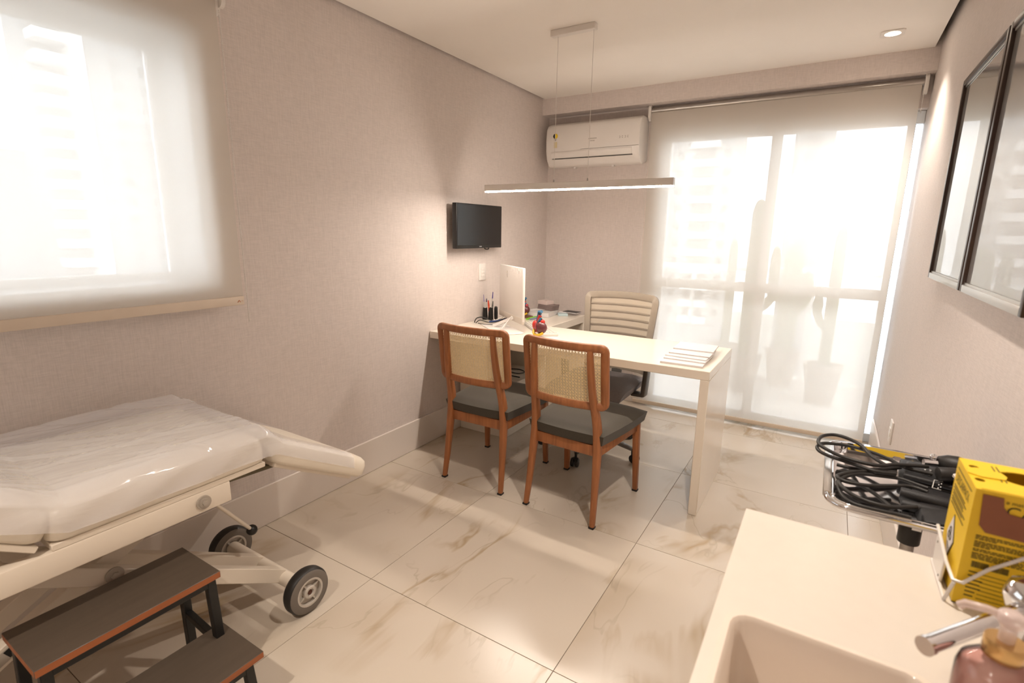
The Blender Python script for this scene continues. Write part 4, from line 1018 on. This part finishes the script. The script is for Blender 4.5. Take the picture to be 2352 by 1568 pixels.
# brown tear strip on the front face
fl = MB(); e = -.0012
fl.prism([(.008, -.004), (.029, -.004), (.031, -.017), (.037, -.0245), (.112, -.032), (.112, -.062), (.05, -.059), (.018, -.058), (.0105, -.049)], (x0, y0, z1), (1,0,0), (0,0,1), .0016)
obj('torn_flap', fl, m_brown, sh, smooth=0)
# printing, front (facing -y)
pr_ = MB()
put_text(pr_, 'CA', .021, (x0+.0335, y0-.0006, z1-.0285), (1,0,0), (0,0,1))
put_text(pr_, 'e material', .0075, (x0+.032, y0-.0006, z1-.0115), (1,0,0), (0,0,1))
rr_ = random.Random(5); z = z1-.064
for i in range(13):
    if i in (3, 7, 9): z -= .0014
    x = x0+.010; xe = x0+.010+rr_.uniform(.050, .066)*(.35 if i in (2, 6) else 1)
    while x < xe:
        w_ = rr_.uniform(.0022, .0070); pr_.box(x, min(xe, x+w_), y0-.0006, y0, z-.0012, z); x += w_+.0010
    z -= .0025
zb_ = z-.012
x = x0+.012
for i in range(26):
    w_ = rr_.choice((.0004, .0007, .0011))
    if i != 13: pr_.box(x, x+w_, y0-.0006, y0, zb_, zb_+.009)
    x += w_+.0006 + (.002 if i == 13 else 0)
for i in range(7):
    zz_ = zb_-.008-.0062*i
    if zz_ > z0+.004:
        pr_.box(x0+.011, x0+.011+rr_.uniform(.008, .016), y0-.0006, y0, zz_, zz_+.0015); pr_.box(x0+.024, x0+.060, y0-.0006, y0, zz_-.0005, zz_)
# printing, side (facing -x)
put_text(pr_, 'DESCARPACK', .019, (x0-.0006, y1-.012, z1-.030), (0,-1,0), (0,0,1), fit=.084)
pr_.box(x0-.0006, x0, y0+.016, y1-.010, z1-.0105, z1-.0095)
z = z1-.037
for i in range(7):
    ya = y1-.010; ye = y0+.018+rr_.uniform(0, .02)
    while ya > ye:
        w_ = rr_.uniform(.004, .012); pr_.box(x0-.0006, x0, max(ye, ya-w_), ya, z-.0013, z); ya -= w_+.0012
    z -= .0052 if i % 2 else .0042
obj('printing', pr_, m_ink, sh, smooth=0, weld=False, kind='stuff')
dz = z1-.108; dy = y1-.046
dm = obj('hazard_diamond', MB().prism([(0,-.036), (.022, 0), (0,.036), (-.022, 0)], (x0, dy, dz), (0,-1,0), (0,0,1), .0008), m_ink, sh, smooth=0)
obj('diamond_face', MB().prism([(0,-.033), (.0200, 0), (0,.033), (-.0200, 0)], (x0-.0006, dy, dz), (0,-1,0), (0,0,1), .0008), m_paper, dm, smooth=0)
bi = MB()
for k in range(3):
    t = PI/2+2*PI*k/3; c = Vector((x0-.0016, dy+.005*math.cos(t), dz+.004+.006*math.sin(t)))
    bi.tube([c + Vector((0, .0045*math.cos(a), .0055*math.sin(a))) for a in [2*PI*i/12 for i in range(12)]], .0007, 4, True)
bi.tube([(x0-.0016, dy+.006, dz-.012), (x0-.0016, dy-.006, dz-.018)], .0006, 4)
obj('hazard_symbol', bi, m_ink, dm)
# wire holder
wr = thing('wire_holder', 'white wire bracket clasped around the yellow sharps box', 'bracket', (2.35, -3.12, ZC))
zc_ = ZC+.050
obj('wire_loop', MB().tube([(x0-.009, y1-.005, ZC+.060), (x0-.009, y1-.030, ZC+.056), (x0-.008, y0+.03, ZC+.044), (x0-.004, y0-.004, ZC+.036), (x0+.006, y0-.007, ZC+.037), (2.384, y0-.007, .946), (2.415, y0-.007, .975), (x1+.004, y0-.007, 1.015), (x1+.008, y0+.01, 1.018), (x1+.008, y1-.01, 1.02)], .0024, 8), m_plastic, wr)
pb = MB(); pb.prism([(.0, .0), (.058, .0), (.064, .040), (.058, .047), (.006, .052), (-.004, .046)], (x0-.006, y1-.020, ZC+.001), (0,-1,0), (0,0,1), .004)
bp2 = obj('back_plate', pb, m_plastic, wr, bevel=.001, seg=1)
sc_ = MB()
for a, b in ((.010, .044), (.050, .010)): sc_.cyl((x0-.0105, y1-.020-a, ZC+b), (x0-.0095, y1-.020-a, ZC+b), .0018, n=10)
obj('screw', sc_, m_ink, bp2)
obj('foot_wire', MB().tube([(x0-.009, y1-.012, ZC+.003), (x0-.009, y0-.004, ZC+.003), (x0-.003, y0-.006, ZC+.034)], .0024, 8), m_plastic, wr)

# ================================================================== INSTRUMENT TRAY TABLE
ZT = .80; tx0, tx1, ty0, ty1 = 2.208, 2.512, -2.785, -2.350
tr = thing('instrument_table', 'chrome tray table on a post standing by the counter end', 'tray table', (2.36, -2.70, 0))
rp = [((tx0+tx1)/2+a, (ty0+ty1)/2+b) for a, b in rrect(tx1-tx0, ty1-ty0, .05, 6)]
obj('frame_tube', MB().tube([(a, b, ZT) for a, b in rp], .0065, 10, True), m_chrome, tr, smooth=60)
mb = MB(); lay = [(.008, ZT+.006), (.012, ZT+.006), (.018, ZT-.012), (.026, ZT-.014)]
rows = [[((tx0+tx1)/2+a, (ty0+ty1)/2+b, z) for a, b in rrect(tx1-tx0-2*i, ty1-ty0-2*i, max(.01, .05-i), 6)] for i, z in lay]
n = len(rows[0])
for r_ in rows: mb.v += r_
for j in range(len(rows)-1):
    for i in range(n): mb.f.append((j*n+i, j*n+(i+1) % n, (j+1)*n+(i+1) % n, (j+1)*n+i)); mb.mi.append(0)
mb.f.append(tuple(range((len(rows)-1)*n, len(rows)*n))); mb.mi.append(0)
obj('tray', mb, m_chrome, tr, smooth=40, solid=.0012)
obj('edge_clip', MB().box(tx0-.008, tx0+.010, ty0+.055, ty1-.055, ZT-.008, ZT+.009), mat('satin_metal', (214, 210, 206), .25, metal=.9), tr, bevel=.003)
obj('post', MB().cyl((2.372, -2.715, .03), (2.372, -2.715, ZT-.045), .013, n=18), m_steel, tr)
obj('post_collar', MB().cyl((2.372, -2.715, ZT-.075), (2.372, -2.715, ZT-.008), .021, n=20), m_black, tr, bevel=.002)
obj('support_arm', MB().beam((2.372, -2.78, ZT-.010), (2.372, -2.36, ZT-.010), .016, .008), m_chrome, tr)
for a, b in (((2.24, -2.715), (2.50, -2.715)), ((2.372, -2.715), (2.372, -2.40))): obj('base_leg', MB().beam((*a, .035), (*b, .035), .028, .020), m_chrome, tr, bevel=.003)
for x, y in ((2.245, -2.715), (2.495, -2.715), (2.372, -2.405)): obj('caster', MB().cyl((x-.010, y, .019), (x+.010, y, .019), .019, n=18), m_black, tr)
# blood pressure kit
bpk = thing('blood_pressure_cuff', 'black blood pressure cuff with coiled rubber tubes on the tray', 'blood pressure cuff', (2.40, -2.56, ZT-.012))
m_nyl = mat('black_nylon', (24, 23, 25), .55, var=.15, scale=200, bump=.3, bscale=400); zt = ZT-.0125
cuff = MB(); cuff.obox((2.432, -2.492, zt+.010), (.135, .150, .020), rotz(-.10)); cuff.obox((2.432, -2.515, zt+.0268), (.120, .105, .014), rotz(-.16)); 
obj('folded_cuff', cuff, m_nyl, bpk, bevel=.006, seg=3)
f2 = MB(); f2.prism([(0,0), (.012,.022), (.05,.026), (.12,.02), (.14,0)], (2.372, -2.595, zt), (1,0,0), (0,0,1), .178)
obj('cuff_flap', f2, m_nyl, bpk, bevel=.003)
rl = MB()
for k, (yy, zz_, r_) in enumerate(((-2.640, .026, .014), (-2.665, .014, .013))): rl.cyl((2.350, yy-.022-.010*k, zt+zz_), (2.45, yy-.035, zt+zz_), r_, n=18)
obj('cuff_roll', rl, m_nyl, bpk, bevel=.002)
wp = mat('white_print', (214, 212, 208), .5); pt_ = MB()
base_ = Vector((2.425, -2.555, zt+.0346)); R = rotz(-.2)
def pm(a, b, w_, h_): pt_.obox(base_ + R @ Vector((a, b, 0)), (w_, h_, .0006), R)
pm(0, -.03, .0015, .055); pm(.008, -.057, .016, .0015); pm(.008, -.003, .016, .0015)
for k in range(6): pm(.010+.004*(k % 2), -.05+.011*k, .002, .006)
for k in range(4): pm(-.012, .02+.012*k, .004, .005)
for k in range(3): pm(-.022, .02+.015*k, .003, .006)
obj('cuff_printing', pt_, wp, bpk, weld=False, smooth=0)
obj('inflation_bulb', MB().lathe([(.006, -.045), (.012, -.040), (.022, -.020), (.025, .0), (.022, .02), (.012, .036), (.006, .040)], (2.470, -2.500, zt+.058), 22, Matrix.Rotation(PI/2, 3, 'Y') @ Matrix.Rotation(.3, 3, 'X')), m_rubber, bpk, smooth=60)
obj('release_valve', MB().cyl((2.405, -2.515, zt+.058), (2.432, -2.508, zt+.058), .008, n=14).ball((2.425, -2.500, zt+.070), .009, 12, 8), m_chrome, bpk)
obj('gauge_sleeve', MB().cyl((2.428, -2.560, zt+.052), (2.462, -2.550, zt+.055), .016, n=18), m_rubber, bpk, bevel=.002)
gg = obj('gauge', MB().cyl((2.478, -2.556, zt+.042), (2.474, -2.566, zt+.064), .024, n=28), m_chrome, bpk, bevel=.002)
obj('gauge_face', MB().cyl((2.474, -2.566, zt+.0641), (2.4739, -2.5663, zt+.0648), .021, n=28), m_paper, gg)
tubes = [[ (2.415, -2.519, 0.838), (2.348, -2.550, 0.838), (2.318, -2.577, 0.838), (2.288, -2.584, 0.838), (2.249, -2.577, 0.838), (2.218, -2.557, 0.838), (2.188, -2.520, 0.838), (2.181, -2.486, 0.838), (2.189, -2.441, 0.838), (2.211, -2.413, 0.838), (2.234, -2.410, 0.838), (2.263, -2.431, 0.838), (2.283, -2.464, 0.838), (2.296, -2.513, 0.838), (2.310, -2.544, 0.838), (2.328, -2.570, 0.838) ],
         [ (2.423, -2.538, 0.828), (2.370, -2.530, 0.828), (2.346, -2.501, 0.828), (2.315, -2.473, 0.828), (2.285, -2.458, 0.828), (2.253, -2.449, 0.828), (2.219, -2.456, 0.828), (2.193, -2.470, 0.828), (2.180, -2.505, 0.828), (2.187, -2.537, 0.828), (2.209, -2.558, 0.828), (2.240, -2.571, 0.828), (2.270, -2.584, 0.828), (2.304, -2.598, 0.828), (2.347, -2.588, 0.828) ],
         [ (2.402, -2.643, 0.822), (2.371, -2.632, 0.822), (2.333, -2.654, 0.822), (2.286, -2.682, 0.822), (2.253, -2.688, 0.822), (2.234, -2.683, 0.822), (2.227, -2.673, 0.822), (2.230, -2.657, 0.822), (2.250, -2.629, 0.822), (2.290, -2.593, 0.822), (2.350, -2.560, 0.822) ],
         [ (2.373, -2.730, 0.818), (2.334, -2.757, 0.818), (2.309, -2.765, 0.818), (2.280, -2.760, 0.818), (2.257, -2.745, 0.818), (2.240, -2.720, 0.818), (2.231, -2.693, 0.818), (2.236, -2.666, 0.818), (2.254, -2.631, 0.818), (2.280, -2.608, 0.818), (2.319, -2.594, 0.818), (2.357, -2.587, 0.818), (2.392, -2.604, 0.818), (2.407, -2.610, 0.818) ],
         [ (2.361, -2.770, 0.808), (2.335, -2.769, 0.808), (2.310, -2.772, 0.808), (2.267, -2.771, 0.808), (2.246, -2.756, 0.808), (2.235, -2.727, 0.808), (2.230, -2.682, 0.808), (2.232, -2.658, 0.808), (2.256, -2.642, 0.808), (2.280, -2.660, 0.808), (2.302, -2.688, 0.808), (2.321, -2.726, 0.808), (2.336, -2.754, 0.808) ],
         [ (2.227, -2.573, 0.815), (2.262, -2.576, 0.815), (2.313, -2.549, 0.815), (2.365, -2.501, 0.815) ],
         [ (2.228, -2.608, 0.811), (2.273, -2.578, 0.811), (2.314, -2.543, 0.811), (2.355, -2.511, 0.811) ],]
for t in tubes: obj('rubber_tube', MB().tube(spline(t, 6), .0047, 8), m_rubber, bpk, smooth=60)

# ================================================================== OUTSIDE
m_conc = mat('pale_render', (160, 162, 164), .9, var=.03, scale=.2); m_grey = mat('grey_render', (138, 142, 146), .9, var=.04, scale=.2); m_win = mat('far_window', (70, 78, 86), .2)
m_wht = mat('white_render', (236, 236, 236), .9)
struct('ground', MB().box(-300, 300, -100, 300, -41, -40), mat('city_ground', (150, 152, 148), .95, var=.2, scale=.05), smooth=0)
struct('balcony_floor', MB().box(-.3, W+1.2, T+.001, 1.75, -.12, -.012), mat('balcony_slab', (196, 192, 186), .7, var=.04, scale=6), smooth=0)
def share(name, mb, mats, parent, locs, smooth=0):
    first = obj(name, mb, mats, parent, smooth=smooth)
    for d in locs[1:]:
        c = first.copy(); C.objects.link(c); c.location = Vector(d)-Vector(locs[0])
    return first
tw = thing('apartment_tower', 'white balcony tower seen through the side window blind', 'building', (-104, 36, -40))
obj('wall', MB().box(-110, -100, 34.2, 46, -40, 31), m_grey, tw, smooth=0)
obj('corner_pier', MB().box(-110, -98.6, 32.6, 34.2, -40, 33), m_wht, tw, smooth=0)
obj('balcony_core', MB().box(-110, -102, 28.4, 32.6, -40, 33), m_grey, tw, smooth=0)
lo = [(0, 0, 3.0*k) for k in range(0, 17)]
share('balcony', MB().box(-102, -98.8, 28.4, 32.6, -17.2, -15.9), m_wht, tw, lo)
share('window', MB().box(-100.05, -99.9, 38.0, 39.2, -16.2, -14.8), m_win, tw, lo)
share('window', MB().box(-100.05, -99.9, 42.0, 43.2, -16.2, -14.8), m_win, tw, lo)
t2 = thing('apartment_block', 'lower pale block beside the balcony tower', 'building', (-118, 12, -40))
obj('wall', MB().box(-125, -112, -10, 29, -40, 13), mat('pale_blue_render', (140, 148, 154), .9), t2, smooth=0)
for k in range(6): share('window', MB().box(-112.05, -111.9, -6+5.5*k, -4+5.5*k, -16, -14.3), m_win, t2, [(0, 0, 3.1*j) for j in range(9)])
t3 = thing('apartment_tower', 'white apartment tower with stacked balconies seen through the balcony door blind', 'building', (-28, 97, -40))
obj('wall', MB().box(-46, -13.5, 92, 102, -40, 40), m_conc, t3, smooth=0)
for k in range(4):
    x = -44+7.8*k
    share('balcony', MB().box(x, x+4.6, 90.4, 92, -14.3, -13.2), m_wht, t3, [(0, 0, 3.0*j) for j in range(14)])
    share('window', MB().box(x+.4, x+3.8, 91.85, 92.05, -13.0, -11.2), m_win, t3, [(0, 0, 3.0*j) for j in range(14)])
    if k < 4: share('window', MB().box(x+5.4, x+6.4, 91.85, 92.05, -12.8, -11.6), m_win, t3, [(0, 0, 3.0*j) for j in range(14)])
t4 = thing('apartment_tower', 'slim grey tower with one column of windows beyond the balcony door', 'building', (-3, 112, -40))
obj('wall', MB().box(-6, 0, 105, 118, -40, 26), m_grey, t4, smooth=0)
share('window', MB().box(-4.2, -1.8, 104.85, 105.05, -13, -11), m_win, t4, [(0, 0, 3.0*j) for j in range(12)])
# balcony plants
m_cac = mat('cactus_green', (92, 112, 84), .6, var=.15, scale=20); m_pot = mat('terracotta_grey_pot', (150, 140, 132), .7, var=.05); m_soil = mat('soil', (70, 56, 44), .95)
def cactus(x, y, h, r, label, arms=()):
    t = thing('potted_cactus', label, 'plant', (x, y, -.012), group='cacti on the balcony'); z0 = -.012
    obj('pot', MB().lathe([(.10, z0), (.14, z0+.30), (.15, z0+.31), (.15, z0+.34), (.13, z0+.34), (.12, z0+.30), (0, z0+.30)], (x, y, 0), 24), m_pot, t)
    def col(mb, x, y, za, zb, r):
        prof = [(r*.8, za), (r, za+.08), (r*1.05, (za+zb)/2), (r*.95, zb-.10), (r*.6, zb-.025), (0.001, zb)]
        n = 24; o = len(mb.v)
        for rr, z in prof:
            for i in range(n):
                k = rr*(1+.10*(1 if i % 2 else -1)); mb.v.append((x+k*math.cos(2*PI*i/n), y+k*math.sin(2*PI*i/n), z))
        for j in range(len(prof)-1):
            for i in range(n): mb.f.append((o+j*n+i, o+j*n+(i+1) % n, o+(j+1)*n+(i+1) % n, o+(j+1)*n+i)); mb.mi.append(0)
    mb = MB(); col(mb, x, y, z0+.28, h, r); obj('stem', mb, m_cac, t)
    for dx, za, zb, rr in arms:
        mb = MB(); mb.tube(spline([(x, y, za), (x+dx*.6, y, za+.02), (x+dx, y, za+.12)], 5), rr*.9, 10); col(mb, x+dx, y, za+.08, zb, rr); obj('arm', mb, m_cac, t)
cactus(1.58, .92, 1.69, .055, 'tallest column cactus on the balcony behind the blind', ((.17, .75, 1.05, .04),))
cactus(1.345, 1.30, 1.36, .036, 'thin column cactus standing beside the tallest one on the balcony')
cactus(1.86, 1.34, 1.32, .075, 'thick branching cactus in the middle of the balcony', ((-.15, .8, 1.30, .04), (.13, .7, 1.08, .045)))
cactus(2.20, .92, 1.47, .04, 'column cactus on the balcony nearest the picture wall', ((-.10, .65, .95, .035),))
rl = thing('balcony_railing', 'glass balcony railing with white handrail beyond the cacti', 'railing', (1.3, 1.65, -.012))
obj('handrail', MB().box(-.25, W+1.1, 1.63, 1.68, 1.03, 1.08), m_alu, rl, bevel=.004)
for x in (-.2, .9, 2.0, 3.1): obj('post', MB().box(x, x+.04, 1.635, 1.675, -.012, 1.03), m_alu, rl, bevel=.003)
for x in (-.16, .94, 2.04): obj('glass_panel', MB().box(x, x+1.06, 1.652, 1.660, .05, .98), m_pane, rl, smooth=0)
